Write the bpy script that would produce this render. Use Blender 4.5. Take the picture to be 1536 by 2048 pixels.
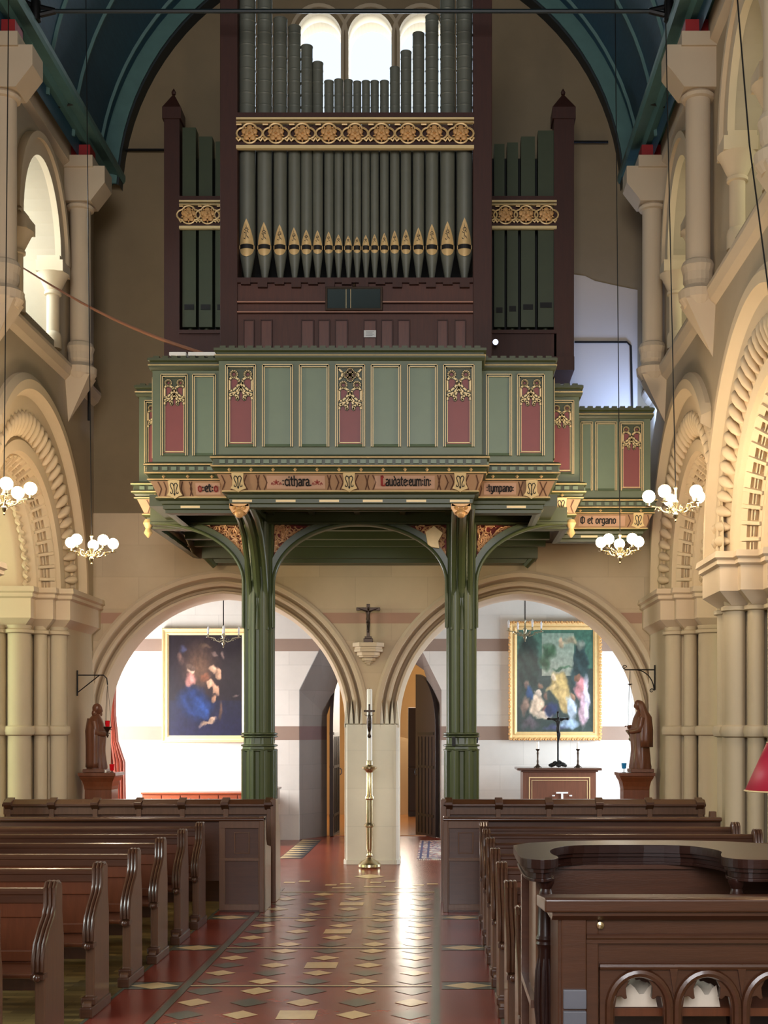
import bpy, bmesh, math, random
from mathutils import Vector, Matrix, noise
for _o in list(bpy.data.objects): bpy.data.objects.remove(_o)
random.seed(7)
PI = math.pi
SC = bpy.context.scene
COL = SC.collection
# ------------------------------------------------------------ camera
F, PX, PY, H = 2550.0, 878.0, 1455.0, 1.8      # focal length in pixels, vanishing point of the nave, eye height
cam = bpy.data.cameras.new('camera'); camo = bpy.data.objects.new('camera', cam); COL.objects.link(camo)
camo.location = (0, 0, H); camo.rotation_euler = (PI/2, 0, 0)
cam.sensor_width = 36; cam.lens = 36*F/2048
cam.shift_x = -(PX-768)/2048; cam.shift_y = (PY-1024)/2048
cam.clip_start = .05; cam.clip_end = 200
SC.camera = camo
SC.view_settings.view_transform = 'Standard'; SC.view_settings.look = 'None'
SC.view_settings.gamma = 1; SC.view_settings.use_curve_mapping = False
SC.view_settings.exposure = 0.35
# ------------------------------------------------------------ world + light
W = bpy.data.worlds.new('sky'); SC.world = W; W.use_nodes = True
W.node_tree.nodes['Background'].inputs[0].default_value = (.75, .87, 1, 1)
W.node_tree.nodes['Background'].inputs[1].default_value = 1.0
def area(name, loc, to, sx, sy, e, col):
    l = bpy.data.lights.new(name, 'AREA'); l.shape = 'RECTANGLE'; l.size = sx; l.size_y = sy; l.energy = e; l.color = col
    o = bpy.data.objects.new(name, l); COL.objects.link(o); o.location = loc
    o.rotation_euler = (Vector(to)-Vector(loc)).to_track_quat('-Z', 'Y').to_euler()
    return o
def point(name, loc, e, col, r=.05):
    l = bpy.data.lights.new(name, 'POINT'); l.energy = e; l.color = col; l.shadow_soft_size = r
    o = bpy.data.objects.new(name, l); COL.objects.link(o); o.location = loc
    return o
DAY = (.74, .87, 1.0)
area('east_fill_light', (-.9, -6.4, 6.0), (-.9, 10, 3.6), 5.0, 5.5, 900, (.98, .97, 1))  # added frontal fill behind the camera, brightens the whole nave
area('west_window_daylight', (-.9, 17.55, 10.6), (-.9, 10, 8), 2.0, 1.8, 160, DAY)
area('clerestory_daylight_north', (-6.1, 14.5, 7.9), (-4.5, 14.7, 6.9), 1.6, 1.9, 150, DAY)
area('clerestory_daylight_north_far', (-6.1, 10.0, 7.9), (2, 11.6, 6.0), 1.6, 1.9, 110, DAY)
area('clerestory_daylight_south', (4.5, 14.5, 7.9), (2.7, 14.7, 6.9), 1.6, 1.9, 26, (1, .98, .62))
area('clerestory_daylight_south_far', (4.5, 11.2, 7.9), (2.7, 11.5, 6.9), 1.6, 1.9, 22, (1, .98, .62))
area('aisle_daylight_north', (-8.3, 13.6, 2.6), (-3, 14.6, 1.6), 3.0, 2.2, 170, (.85, 1, .62))
area('aisle_daylight_north_east', (-8.3, 8.0, 2.8), (-1, 11, 1.2), 4.0, 2.2, 420, (.86, .95, .92))
area('aisle_daylight_south', (6.3, 13.6, 2.6), (2, 14.6, 1.6), 3.0, 2.0, 40, (.95, 1, .6))
area('aisle_daylight_south_east', (6.3, 8.0, 2.8), (-1, 11, 1.2), 4.0, 2.0, 170, (.95, .95, .95))
area('narthex_daylight_north', (-5.85, 18.7, 1.7), (-1.5, 19.9, .6), 1.9, 2.0, 320, (.95, .96, 1))
area('narthex_daylight_south', (4.45, 18.7, 1.7), (.5, 19.9, .6), 1.9, 2.0, 250, (.72, .86, 1))
area('vestibule_daylight', (-.3, 26.0, 2.3), (-.75, 18, .3), 1.4, 1.8, 110, (1, .9, .74))
area('wall_patch_light', (2.64, 16.1, 5.8), (1.5, 17.1, 6.8), .5, .4, 26, (.32, .5, 1))  # unseen light added for the blue on the west wall; no door here

# ------------------------------------------------------------ materials
def lin(c):
    r = []
    for v in c[:3]:
        v /= 255.0
        r.append(v/12.92 if v <= .04045 else ((v+.055)/1.055)**2.4)
    return (*r, 1)
class NT:
    def __init__(s, name):
        s.m = bpy.data.materials.new(name); s.m.use_nodes = True; s.t = s.m.node_tree; s.n = s.t.nodes; s.l = s.t.links
        s.b = s.n['Principled BSDF']
    def add(s, kind, **kw):
        x = s.n.new(kind)
        for k, v in kw.items(): setattr(x, k, v)
        return x
    def val(s, sock, v):
        if hasattr(v, 'is_output') or isinstance(v, bpy.types.NodeSocket): s.l.new(v, sock)
        else: sock.default_value = v
    def math(s, op, a, b=0.0, c=None):
        x = s.add('ShaderNodeMath', operation=op); s.val(x.inputs[0], a); s.val(x.inputs[1], b)
        if c is not None: s.val(x.inputs[2], c)
        return x.outputs[0]
    def mix(s, f, a, b, mode='MIX'):
        x = s.add('ShaderNodeMix', data_type='RGBA', blend_type=mode); s.val(x.inputs['Factor'], f)
        s.val(x.inputs[6], a); s.val(x.inputs[7], b); return x.outputs[2]
    def noise(s, vec, scale, detail=4, rough=.6):
        x = s.add('ShaderNodeTexNoise'); s.l.new(vec, x.inputs['Vector']); x.inputs['Scale'].default_value = scale
        x.inputs['Detail'].default_value = detail; x.inputs['Roughness'].default_value = rough; return x.outputs['Fac']
    def bump(s, h, st, dist=.01):
        x = s.add('ShaderNodeBump'); x.inputs['Strength'].default_value = st; x.inputs['Distance'].default_value = dist
        s.l.new(h, x.inputs['Height']); s.l.new(x.outputs[0], s.b.inputs['Normal'])
    def pos(s): return s.add('ShaderNodeNewGeometry').outputs['Position']
    def objc(s): return s.add('ShaderNodeTexCoord').outputs['Object']
_mc = {}
def mat(name, col, rough=.6, metal=0.0, var=.25, scale=6.0, bump=.15, coat=0.0, stretch=(1, 1, 1), emit=None, es=0.0):
    if name in _mc: return _mc[name]
    k = NT(name); c = lin(col)
    mp = k.add('ShaderNodeMapping'); k.l.new(k.objc(), mp.inputs[0]); mp.inputs['Scale'].default_value = stretch
    n = k.noise(mp.outputs[0], scale, 5)
    k.l.new(k.mix(n, tuple(x*(1-var) for x in c[:3])+(1,), tuple(min(1, x*(1+var)) for x in c[:3])+(1,)), k.b.inputs['Base Color'])
    k.b.inputs['Roughness'].default_value = rough; k.b.inputs['Metallic'].default_value = metal
    if coat: k.b.inputs['Coat Weight'].default_value = coat; k.b.inputs['Coat Roughness'].default_value = .12
    if bump: k.bump(k.noise(mp.outputs[0], scale*6, 3), bump, .004)
    if emit: k.b.inputs['Emission Color'].default_value = lin(emit); k.b.inputs['Emission Strength'].default_value = es
    _mc[name] = k.m; return k.m
def wood(name, col, rough=.35, coat=.3, axis=0, scale=5):
    st = [9, 9, 9]; st[axis] = .8
    return mat(name, col, rough, 0, .38, scale, .12, coat, tuple(st))
def stone(name, col, bands=(), bandcol=(168, 128, 108), bw=.62, bh=.29, mort=.35, var=.16, rough=.85, xoff=0.0):
    k = NT(name); p = k.pos(); sp = k.add('ShaderNodeSeparateXYZ'); k.l.new(p, sp.inputs[0])
    u = k.math('ADD', sp.outputs[0], sp.outputs[1]); cb = k.add('ShaderNodeCombineXYZ'); k.l.new(u, cb.inputs[0]); k.l.new(sp.outputs[2], cb.inputs[1])
    br = k.add('ShaderNodeTexBrick'); k.l.new(cb.outputs[0], br.inputs['Vector'])
    c = lin(col); lo = tuple(x*(1-var) for x in c[:3])+(1,); hi = tuple(x*(1+var) for x in c[:3])+(1,)
    br.inputs['Color1'].default_value = lo; br.inputs['Color2'].default_value = hi; br.inputs['Mortar'].default_value = tuple(x*(1-mort) for x in c[:3])+(1,)
    br.inputs['Scale'].default_value = 1; br.inputs['Mortar Size'].default_value = .004; br.inputs['Mortar Smooth'].default_value = .3
    br.inputs['Brick Width'].default_value = bw; br.inputs['Row Height'].default_value = bh; br.inputs['Bias'].default_value = 0
    out = br.outputs['Color']
    for (z0, z1) in bands:
        m = k.math('MULTIPLY', k.math('GREATER_THAN', sp.outputs[2], z0), k.math('LESS_THAN', sp.outputs[2], z1))
        out = k.mix(m, out, lin(bandcol))
    n = k.noise(p, 1.6, 6); n2 = k.noise(p, 14, 5)
    out = k.mix(.55, out, k.mix(n, (.62, .6, .56, 1), (1.25, 1.22, 1.15, 1)), 'MULTIPLY')
    k.l.new(out, k.b.inputs['Base Color']); k.b.inputs['Roughness'].default_value = rough
    k.bump(k.math('SUBTRACT', n2, k.math('MULTIPLY', br.outputs['Fac'], .8)), .22, .006)
    return k.m
def plaster(name, col, var=.2, stain=.4, rough=.9):
    k = NT(name); p = k.pos(); c = lin(col)
    n = k.noise(p, .7, 7, .65); n2 = k.noise(p, 9, 5)
    o = k.mix(n, tuple(x*(1-stain) for x in c[:3])+(1,), tuple(x*(1+stain*.7) for x in c[:3])+(1,))
    k.l.new(o, k.b.inputs['Base Color']); k.b.inputs['Roughness'].default_value = rough; k.bump(n2, .15, .004)
    return k.m
# ------------------------------------------------------------ mesh builder
class MB:
    def __init__(s): s.v = []; s.f = []; s.mi = []; s.cm = 0
    def add(s, vs, fs):
        o = len(s.v); s.v += [tuple(v) for v in vs]; s.f += [tuple(i+o for i in f) for f in fs]; s.mi += [s.cm]*len(fs)
    def box(s, x0, x1, y0, y1, z0, z1):
        e = (len(s.f)//6 % 7)*.00022; x0, x1, y0, y1, z0, z1 = x0-e, x1+e, y0-e, y1+e, z0-e, z1+e
        s.add([(x, y, z) for x in (x0, x1) for y in (y0, y1) for z in (z0, z1)],
              [(0, 1, 3, 2), (4, 6, 7, 5), (0, 4, 5, 1), (2, 3, 7, 6), (0, 2, 6, 4), (1, 5, 7, 3)])
    def obox(s, c, u, v, w):   # centre and three half-vectors
        c, u, v, w = map(Vector, (c, u, v, w))
        s.add([c+a*u+b*v+d*w for a in (-1, 1) for b in (-1, 1) for d in (-1, 1)],
              [(0, 1, 3, 2), (4, 6, 7, 5), (0, 4, 5, 1), (2, 3, 7, 6), (0, 2, 6, 4), (1, 5, 7, 3)])
    def lathe(s, prof, c, n=20, axis='z', ph=0):
        vs = []; m = len(prof)
        for (r, h) in prof:
            for i in range(n):
                a = 2*PI*i/n+ph; p = (r*math.cos(a), r*math.sin(a), h)
                if axis == 'y': p = (p[0], h, p[1])
                if axis == 'x': p = (h, p[0], p[1])
                vs.append((c[0]+p[0], c[1]+p[1], c[2]+p[2]))
        fs = [(j*n+i, j*n+(i+1) % n, (j+1)*n+(i+1) % n, (j+1)*n+i) for j in range(m-1) for i in range(n)]
        fs += [tuple(range(n))[::-1], tuple((m-1)*n+i for i in range(n))]
        s.add(vs, fs)
    def tube(s, pts, r, n=8, closed=False):
        pts = [Vector(p) for p in pts]; m = len(pts); vs = []; up = None
        for i, p in enumerate(pts):
            if closed: t = pts[(i+1) % m]-pts[i-1]
            else: t = pts[min(i+1, m-1)]-pts[max(i-1, 0)]
            if t.length < 1e-9: t = Vector((0, 0, 1))
            t.normalize()
            if up is None:
                up = Vector((0, 0, 1)) if abs(t.z) < .9 else Vector((1, 0, 0))
                up = (up-t*up.dot(t)).normalized()
            else:
                up = up-t*up.dot(t)
                up = up.normalized() if up.length > 1e-6 else t.orthogonal().normalized()
            b = t.cross(up); rr = r[i] if isinstance(r, (list, tuple)) else r
            for j in range(n):
                a = 2*PI*j/n; vs.append(p+(up*math.cos(a)+b*math.sin(a))*rr)
        k = m if closed else m-1
        fs = [(i*n+j, i*n+(j+1) % n, ((i+1) % m)*n+(j+1) % n, ((i+1) % m)*n+j) for i in range(k) for j in range(n)]
        if not closed: fs += [tuple(range(n))[::-1], tuple((m-1)*n+j for j in range(n))]
        s.add(vs, fs)
    def grid(s, rows, closeu=False):
        m = len(rows); n = len(rows[0]); vs = [p for r in rows for p in r]
        s.add(vs, [(i*n+j, i*n+j+1, (i+1)*n+j+1, (i+1)*n+j) for i in range(m-1) for j in range(n-1)] +
              ([(i*n+n-1, i*n, (i+1)*n, (i+1)*n+n-1) for i in range(m-1)] if closeu else []))
    def prism(s, poly, O, U, V, N):   # polygon (convex or simple) in the U,V plane at O, swept by the vector N
        O, U, V, N = map(Vector, (O, U, V, N)); n = len(poly)
        a = [O+U*p[0]+V*p[1] for p in poly]
        s.add(a+[q+N for q in a], [tuple(range(n)), tuple(range(n, 2*n))[::-1]]+[(i, (i+1) % n+0, (i+1) % n+n, i+n) for i in range(n)])
    def sphere(s, c, r, n=12, sq=(1, 1, 1)):
        vs = []; m = n//2
        for j in range(m+1):
            t = PI*j/m
            for i in range(n):
                a = 2*PI*i/n; vs.append((c[0]+r*sq[0]*math.sin(t)*math.cos(a), c[1]+r*sq[1]*math.sin(t)*math.sin(a), c[2]+r*sq[2]*math.cos(t)))
        s.add(vs, [(j*n+i, j*n+(i+1) % n, (j+1)*n+(i+1) % n, (j+1)*n+i) for j in range(m) for i in range(n)])
    def strip(s, pts, w, h, O, U, V, N):   # flat stroke of width w, thickness h along N, polyline in the U,V plane
        O, U, V, N = map(Vector, (O, U, V, N))
        for (a, b) in zip(pts[:-1], pts[1:]):
            a = Vector(a); b = Vector(b); d = b-a
            if d.length < 1e-9: continue
            d.normalize(); e = Vector((-d.y, d.x))*w/2; a = a-d*w*.25; b = b+d*w*.25
            s.prism([a+e, a-e, b-e, b+e], O, U, V, N*h)
    def build(s, name, m, parent=None, smooth=False, bevel=0.0, angle=35):
        me = bpy.data.meshes.new(name); me.from_pydata(s.v, [], s.f); me.update()
        if any(s.mi): me.polygons.foreach_set('material_index', s.mi)
        bm = bmesh.new(); bm.from_mesh(me); bmesh.ops.remove_doubles(bm, verts=bm.verts, dist=1e-5) if not bevel else None
        bmesh.ops.recalc_face_normals(bm, faces=bm.faces)
        if smooth:
            for f in bm.faces: f.smooth = True
            for e in bm.edges:
                if len(e.link_faces) == 2 and e.calc_face_angle(0) > math.radians(angle): e.smooth = False
        bm.to_mesh(me); bm.free()
        for q in (m if isinstance(m, (list, tuple)) else [m]): me.materials.append(q)
        return link(name, me, parent, bevel)
def link(name, me, parent=None, bevel=0.0):
    o = bpy.data.objects.new(name, me); COL.objects.link(o)
    if parent is not None:
        o.parent = parent; o.matrix_parent_inverse = parent.matrix_world.inverted() if parent.matrix_world != Matrix() else Matrix()
    if bevel:
        b = o.modifiers.new('bevel', 'BEVEL'); b.width = bevel; b.segments = 2; b.limit_method = 'ANGLE'; b.angle_limit = math.radians(40); b.harden_normals = False
    return o
def plate(name, outline, holes, th, m, O, U, V, N, parent=None, bevel=0.0):
    """Flat plate with holes: 2D outline and holes in the U,V plane at O, thickness th along N."""
    cu = bpy.data.curves.new('tmp', 'CURVE'); cu.dimensions = '2D'; cu.fill_mode = 'BOTH'; cu.extrude = th/2
    for ring in [outline]+list(holes):
        sp = cu.splines.new('POLY'); sp.points.add(len(ring)-1)
        for i, p in enumerate(ring): sp.points[i].co = (p[0], p[1], 0, 1)
        sp.use_cyclic_u = True
    t = bpy.data.objects.new('tmp', cu); COL.objects.link(t)
    me = bpy.data.meshes.new_from_object(t); bpy.data.objects.remove(t); bpy.data.curves.remove(cu)
    me.name = name; O, U, V, N = map(Vector, (O, U, V, N))
    for v in me.vertices: v.co = O+U*v.co.x+V*v.co.y+N*(v.co.z+th/2)
    bm = bmesh.new(); bm.from_mesh(me); bmesh.ops.remove_doubles(bm, verts=bm.verts, dist=1e-5); bmesh.ops.recalc_face_normals(bm, faces=bm.faces)
    for f in bm.faces: f.smooth = False
    bm.to_mesh(me); bm.free(); me.materials.clear(); me.materials.append(m)
    return link(name, me, parent, bevel)
def tag(o, label=None, cat=None, group=None, kind=None):
    for k, v in (('label', label), ('category', cat), ('group', group), ('kind', kind)):
        if v: o[k] = v
    return o
def struct(o): o['kind'] = 'structure'; return o
def empty(name, loc=(0, 0, 0), label=None, cat=None, group=None):
    o = bpy.data.objects.new(name, None); COL.objects.link(o); o.location = loc; o.empty_display_size = .1
    bpy.context.view_layer.update()
    return tag(o, label, cat, group)
def copy_tree(o, parent=None):
    c = o.copy(); COL.objects.link(c)
    if parent is not None: c.parent = parent
    for ch in list(o.children): copy_tree(ch, c)
    return c
def at(px, py, d): return Vector(((px-PX)*d/F, d, H-(py-PY)*d/F))
def arc(cx, cy, rx, ry, a0, a1, n): return [(cx+rx*math.cos(math.radians(a0+(a1-a0)*i/n)), cy+ry*math.sin(math.radians(a0+(a1-a0)*i/n))) for i in range(n+1)]
def plan_sweep(mb, path, prof):   # horizontal moulding: plan path (x,y), profile (offset to the left-hand normal, z)
    n = len(path); nor = []
    for i in range(n-1):
        d = Vector(path[i+1])-Vector(path[i]); d.normalize(); nor.append(Vector((d.y, -d.x)))
    rows = []
    for (o, z) in prof:
        r = []
        for i in range(n):
            a = nor[max(i-1, 0)]; b = nor[min(i, n-2)]; m = (a+b)
            if m.length < 1e-6: m = a.copy()
            m.normalize(); k = o/max(.3, m.dot(a)); r.append((path[i][0]+m.x*k, path[i][1]+m.y*k, z))
        rows.append(r)
    mb.grid(rows)
# ------------------------------------------------------------ palette
M = {}
M['ashlar'] = stone('warm_ashlar', (192, 172, 144), [(3.17, 3.31)], (172, 136, 116), .95, .42, .12, .09)
M['ashlar_nx'] = stone('pale_ashlar', (206, 200, 192), [(1.60, 1.82), (3.02, 3.22)], (140, 118, 104), .75, .4, .2, .08)
M['dress'] = plaster('dressed_stone', (198, 178, 150), stain=.16)
M['carve'] = plaster('carved_stone', (208, 186, 152), stain=.12)
M['upper'] = plaster('brown_plaster', (132, 114, 86), stain=.3)
M['side'] = plaster('grey_plaster', (178, 160, 132), stain=.22)
M['shaft'] = plaster('shaft_stone', (182, 166, 138), stain=.14)
M['reveal'] = stone('window_reveal_stone', (200, 205, 200), (), bw=.5, bh=.3, mort=.25)
M['teal'] = wood('teal_painted_boards', (40, 76, 94), .55, 0, 1)
M['teal_l'] = mat('pale_teal_paint', (78, 112, 106), .5, bump=.02)
M['teal_d'] = mat('dark_teal_paint', (15, 28, 30), .5, bump=.02)
M['redp'] = mat('red_paint', (150, 30, 30), .5, bump=.02)
M['oak'] = wood('dark_oak', (74, 44, 28), .3, .35, 0)
M['oak_end'] = wood('oak_bench_end', (98, 68, 48), .32, .3, 2)
M['oak_warm'] = wood('warm_oak_panel', (98, 52, 28), .32, .35, 2)
M['mahog'] = wood('polished_mahogany', (42, 22, 17), .36, .08, 0)
M['mahog'].node_tree.nodes['Principled BSDF'].inputs['Specular IOR Level'].default_value = .22
M['case'] = wood('organ_case_wood', (60, 27, 14), .6, 0, 2)
M['case_p'] = wood('organ_panel_wood', (78, 38, 20), .55, .05, 2)
M['green'] = mat('sage_green_paint', (98, 108, 80), .42, bump=.03, var=.1)
M['green_p'] = mat('panel_green_paint', (108, 124, 98), .4, bump=.02, var=.08)
M['green_d'] = mat('dark_green_paint', (66, 72, 42), .42, bump=.03, var=.12)
M['green_c'] = mat('column_green_paint', (70, 78, 44), .38, bump=.03, var=.12)
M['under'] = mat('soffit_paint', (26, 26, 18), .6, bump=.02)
M['maroon'] = mat('maroon_paint', (128, 62, 58), .45, bump=.02, var=.08)
M['gold'] = mat('gilding', (222, 188, 130), .42, .2, .18, 14, .08)
M['gold_l'] = mat('cream_gilding', (226, 200, 146), .42, .1, .1, 10, .04)
M['gold_d'] = mat('antique_gilding', (208, 158, 98), .4, .2, .3, 20, .15)
M['scroll'] = mat('painted_scroll', (170, 132, 96), .55, bump=.03, var=.15)
M['scroll_s'] = mat('scroll_text_ground', (196, 156, 128), .55, bump=.03, var=.1)
M['ink'] = mat('black_lettering', (22, 18, 16), .6, bump=0)
M['redink'] = mat('red_lettering', (142, 40, 34), .6, bump=0)
M['foilred'] = mat('carving_red_ground', (140, 44, 28), .6, bump=.05)
M['pipe'] = mat('grey_pipe_metal', (104, 106, 94), .5, .1, .15, 3, .03)
M['pipe_w'] = mat('green_wooden_pipe', (58, 66, 42), .5, 0, .15, 4, .03)
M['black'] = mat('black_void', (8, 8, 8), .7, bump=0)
M['iron'] = mat('black_iron', (26, 24, 22), .45, .6, bump=.05)
M['brass'] = mat('brass', (196, 180, 142), .26, .95, .15, 10, .02)
M['bronze'] = mat('dark_bronze', (52, 38, 26), .35, .7, .2, 20, .05)
M['wax'] = mat('white_wax', (238, 234, 222), .45, bump=0, var=.03)
M['white'] = mat('white_paper', (225, 225, 220), .6, bump=0, var=.03)
M['door'] = wood('dark_door_oak', (34, 18, 14), .5, .05, 2)
M['carvewood'] = wood('carved_brown_wood', (106, 64, 42), .42, .25, 2)
M['pedwood'] = wood('pedestal_wood', (108, 58, 30), .32, .35, 2)
M['pine'] = wood('reddish_chest_wood', (150, 72, 40), .35, .3, 0)
# ============================================================ SETTING
CX, HW = -.89, 3.66
def X(sx, e): return CX+sx*(HW+e)
ZS = 3.42
ARCHES = [14.2, 10.9, 7.6]
def ell(yc, R, th, kw=1.0):    # th 0 = west foot, 180 = east foot
    a = R if th < 90 else R*.86
    V = 2.24-(2.02-R)*1.45 if R > 1.6 else 1.631-(1.6-R)*.86
    return (yc+a*math.cos(math.radians(th)), ZS+V*math.sin(math.radians(th)))
CLER = [14.5, 11.35, 8.0]
def cler_hole(yc, g=0.0):
    return [(yc-.70-g, 6.38-g), (yc+.70+g, 6.38-g)]+arc(yc, 7.36, .70+g, .92+g, 0, 180, 20)
for sx, nm in ((-1, 'wall_left'), (1, 'wall_right')):
    out = [(16.8, ZS)]
    for yc in ARCHES: out += [ell(yc, 1.75, t) for t in range(0, 181, 5)]
    out += [(4.6, ZS), (4.6, -.02), (-8, -.02), (-8, 9.3), (16.8, 9.3)]
    w = plate(nm, out, [cler_hole(y) for y in CLER], .6, M['side'], (X(sx, 0), 0, 0), (0, 1, 0), (0, 0, 1), (sx, 0, 0)); struct(w)
    # clerestory chambers and glass
    for i, yc in enumerate(CLER[:2] if sx < 0 else CLER[:2]):
        mb = MB(); a, b = yc-1.15, yc+1.15; z0, z1 = 5.9, 8.85; e0, e1 = .6, 1.45
        mb.add([(X(sx, e), y, z) for e in (e0, e1) for y in (a, b) for z in (z0, z1)], [(0, 1, 5, 4), (2, 3, 7, 6), (1, 3, 7, 5), (0, 2, 6, 4)])
        # west, east, top, sloping sill
        mb.add([(X(sx, -.0), a, 6.36), (X(sx, -.0), b, 6.36), (X(sx, e1), b, 6.75), (X(sx, e1), a, 6.75)], [(0, 1, 2, 3)])
        ch = mb.build('window_reveal', M['reveal']); struct(ch)
        fr = plate('window_%d' % (i+1+(2 if sx > 0 else 0)), [(a, z0), (b, z0), (b, z1), (a, z1)], [[(yc-.62, 6.8), (yc+.62, 6.8)]+arc(yc, 7.7, .62, .75, 0, 180, 16)], .1, M['reveal'],
                   (X(sx, e1), 0, 0), (0, 1, 0), (0, 0, 1), (sx, 0, 0)); struct(fr)
        # lead cames
        mb = MB()
        for q in range(-3, 4): mb.box(*sorted((X(sx, e1+.04), X(sx, e1+.05))), yc+q*.18-.006, yc+q*.18+.006, 6.8, 8.4)
        mb.build('glazing_bars', M['iron'], fr)
    # hood and shafts of the clerestory openings
    for i, yc in enumerate(CLER[:2]):
        mb = MB()
        for (R0, R1, e, t) in ((.685, .86, -.0, .05), (.86, .93, 0, .09)):
            rows = []
            for q in range(25):
                th = 180*q/24; r = []
                for (R, ee) in ((R0, .02), (R0, -t), (R1, -t), (R1, .02)):
                    r.append((X(sx, ee), yc+R*math.cos(math.radians(th)), 7.36+(R+.22)*math.sin(math.radians(th))))
                rows.append(r)
            mb.grid(rows)
        for s2 in (-1, 1):
            yy = yc+s2*.66
            mb.box(*sorted((X(sx, -.12), X(sx, .2))), yy-.15, yy+.15, 7.18, 7.31); mb.box(*sorted((X(sx, -.07), X(sx, .2))), yy-.10, yy+.10, 7.31, 7.38)
            mb.lathe([(.19, 7.18), (.16, 7.14), (.085, 6.98), (.10, 6.97), (.10, 6.94), (.075, 6.93), (.075, 6.5), (.09, 6.48), (.1, 6.44), (.1, 6.3)], (X(sx, .04), yy, 0), 16)
        mb.build('trim_%d' % (i+1+(2 if sx > 0 else 0)), M['carve'], None, True)['kind'] = 'structure'
    # string course, eaves cornice, wall plate
    mb = MB()
    yy = (-8, 16.8)
    mb.grid([[(X(sx, e), y, z) for y in yy] for e, z in ((.01, 6.02), (-.06, 6.08), (-.10, 6.16), (-.10, 6.2), (.01, 6.3))])
    mb.grid([[(X(sx, e), y, z) for y in yy] for e, z in ((.01, 8.6), (-.07, 8.66), (-.07, 8.92), (.3, 8.92))])
    mb.build('trim_stringcourse', M['dress'])['kind'] = 'structure'
    mb = MB(); mb.grid([[(X(sx, e), y, z) for y in yy] for e, z in ((.3, 8.9), (-.04, 8.905), (-.1, 8.98), (-.24, 8.93), (-.28, 8.99), (-.40, 8.96), (-.42, 9.0), (-.42, 9.06), (.3, 9.06))])
    wp = mb.build('trim_wallplate', M['teal_l']); struct(wp)
    # arches
    for ai, yc in enumerate(ARCHES):
        def P(R, e, th):
            y, z = ell(yc, R, th); return (X(sx, e), y, z)
        prof = [(2.05, .01), (2.05, -.05), (2.0, -.1), (1.93, -.1), (1.90, -.03), (1.88, -.006), (1.76, -.006), (1.74, .05), (1.62, .07), (1.56, .1), (1.52, .06), (1.48, .06), (1.38, .07), (1.36, .12), (1.34, .13), (1.33, .17), (1.19, .3), (1.16, .27), (1.13, .29), (1.11, .34), (1.08, .42), (1.02, .46), (1.0, .5), (1.0, .8), (1.8, .8)]
        mb = MB(); rows = []
        for (R, e) in prof:
            r = []
            for q in range(61):
                th = 180*q/60; p = P(R, e, th)
                if ai == 0 and e <= .0 and R > 1.87 and p[1] < 12.98: p = (X(sx, .02), 12.98, max(p[2], ZS))
                r.append(p)
            rows.append(r)
        mb.grid(rows); am = mb.build('arch_moulding', M['carve'], None, True, angle=30); struct(am)
        # scalloped fringe
        mb = MB(); nf = 38
        for q in range(nf):
            th = 180*(q+.5)/nf; c = [Vector(P(R, e, th)) for (R, e) in ((1.765, .0), (1.74, -.005), (1.70, .01), (1.65, .03), (1.60, .06), (1.565, .085))]
            mb.tube(c, [.02, .042, .055, .048, .03, .01], 8)
        mb.build('scalloped_fringe', M['carve'], am, True, angle=70)
        # billets between two ribs
        mb = MB(); nb = 27
        for q in range(nb):
            th = 180*(q+.5)/nb; d = 180/nb*.5
            for (t0, t1, R0, R1, h) in ((-.95, -.5, 1.34, 1.19, .075), (-.5, .95, 1.355, 1.30, .05), (-.4, .85, 1.268, 1.26, .055), (-.4, .85, 1.245, 1.237, .055), (-.5, .95, 1.205, 1.18, .05)):
                def Q(R, t, k): 
                    e = .17+(1.33-R)/.14*.13; y, z = ell(yc, R, th+t*d); return Vector((X(sx, e), y, z))+Vector((-sx*.7, 0, 0))*k+(Vector((X(sx, e), yc, ZS))-Vector((X(sx, e), y, z))).normalized()*k*.6
                mb.add([Q(R0, t0, 0), Q(R0, t1, 0), Q(R1, t1, 0), Q(R1, t0, 0), Q(R0, t0, h), Q(R0, t1, h), Q(R1, t1, h), Q(R1, t0, h)], [(4, 5, 6, 7), (0, 1, 5, 4), (1, 2, 6, 5), (2, 3, 7, 6), (3, 0, 4, 7)])
        mb.build('billet_moulding', M['carve'], am)
        mb = MB(); pts = []
        for q in range(181):
            th = 180*q/180; R = 1.075+.028*math.sin(q*1.15); pts.append(P(R, .39+.02*math.cos(q*1.15), th))
        mb.tube(pts, .03, 6); mb.build('wavy_moulding', M['carve'], am, True)
    # responds and piers
    def cluster(name, path, shafts, core, lab):
        root = empty(name, (X(sx, .3), path[1][1], 0)); root['kind'] = 'structure'
        root['label'] = lab
        if sx > 0: pass
        p2 = [(X(sx, e), y) for (e, y) in path]
        if sx < 0: p2 = p2[::-1]
        mb = MB(); plan_sweep(mb, p2, [(-.3, 3.47), (.05, 3.47), (.06, 3.41), (.03, 3.39), (.035, 3.35), (0, 3.33), (0, 3.10), (-.15, 2.97), (-.4, 2.95)])
        mb.build('capital', M['dress'], root)
        mb = MB()
        for b in core: mb.box(*sorted((X(sx, b[0]), X(sx, b[1]))), b[2], b[3], 0, 3.44)
        mb.build('core', M['shaft'], root)
        for (e, y, r) in shafts:
            mb = MB(); mb.lathe([(r*1.35, 0), (r*1.35, .3), (r*1.15, .36), (r, .4), (r, 1.70), (r+.035, 1.715), (r+.05, 1.76), (r+.035, 1.81), (r, 1.825), (r, 2.92), (r+.035, 2.93), (r+.035, 2.965), (r, 2.98), (r*1.1, 3.02)], (X(sx, e), y, 0), 24)
            mb.build('shaft', M['shaft'], root, True)
        return root
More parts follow.
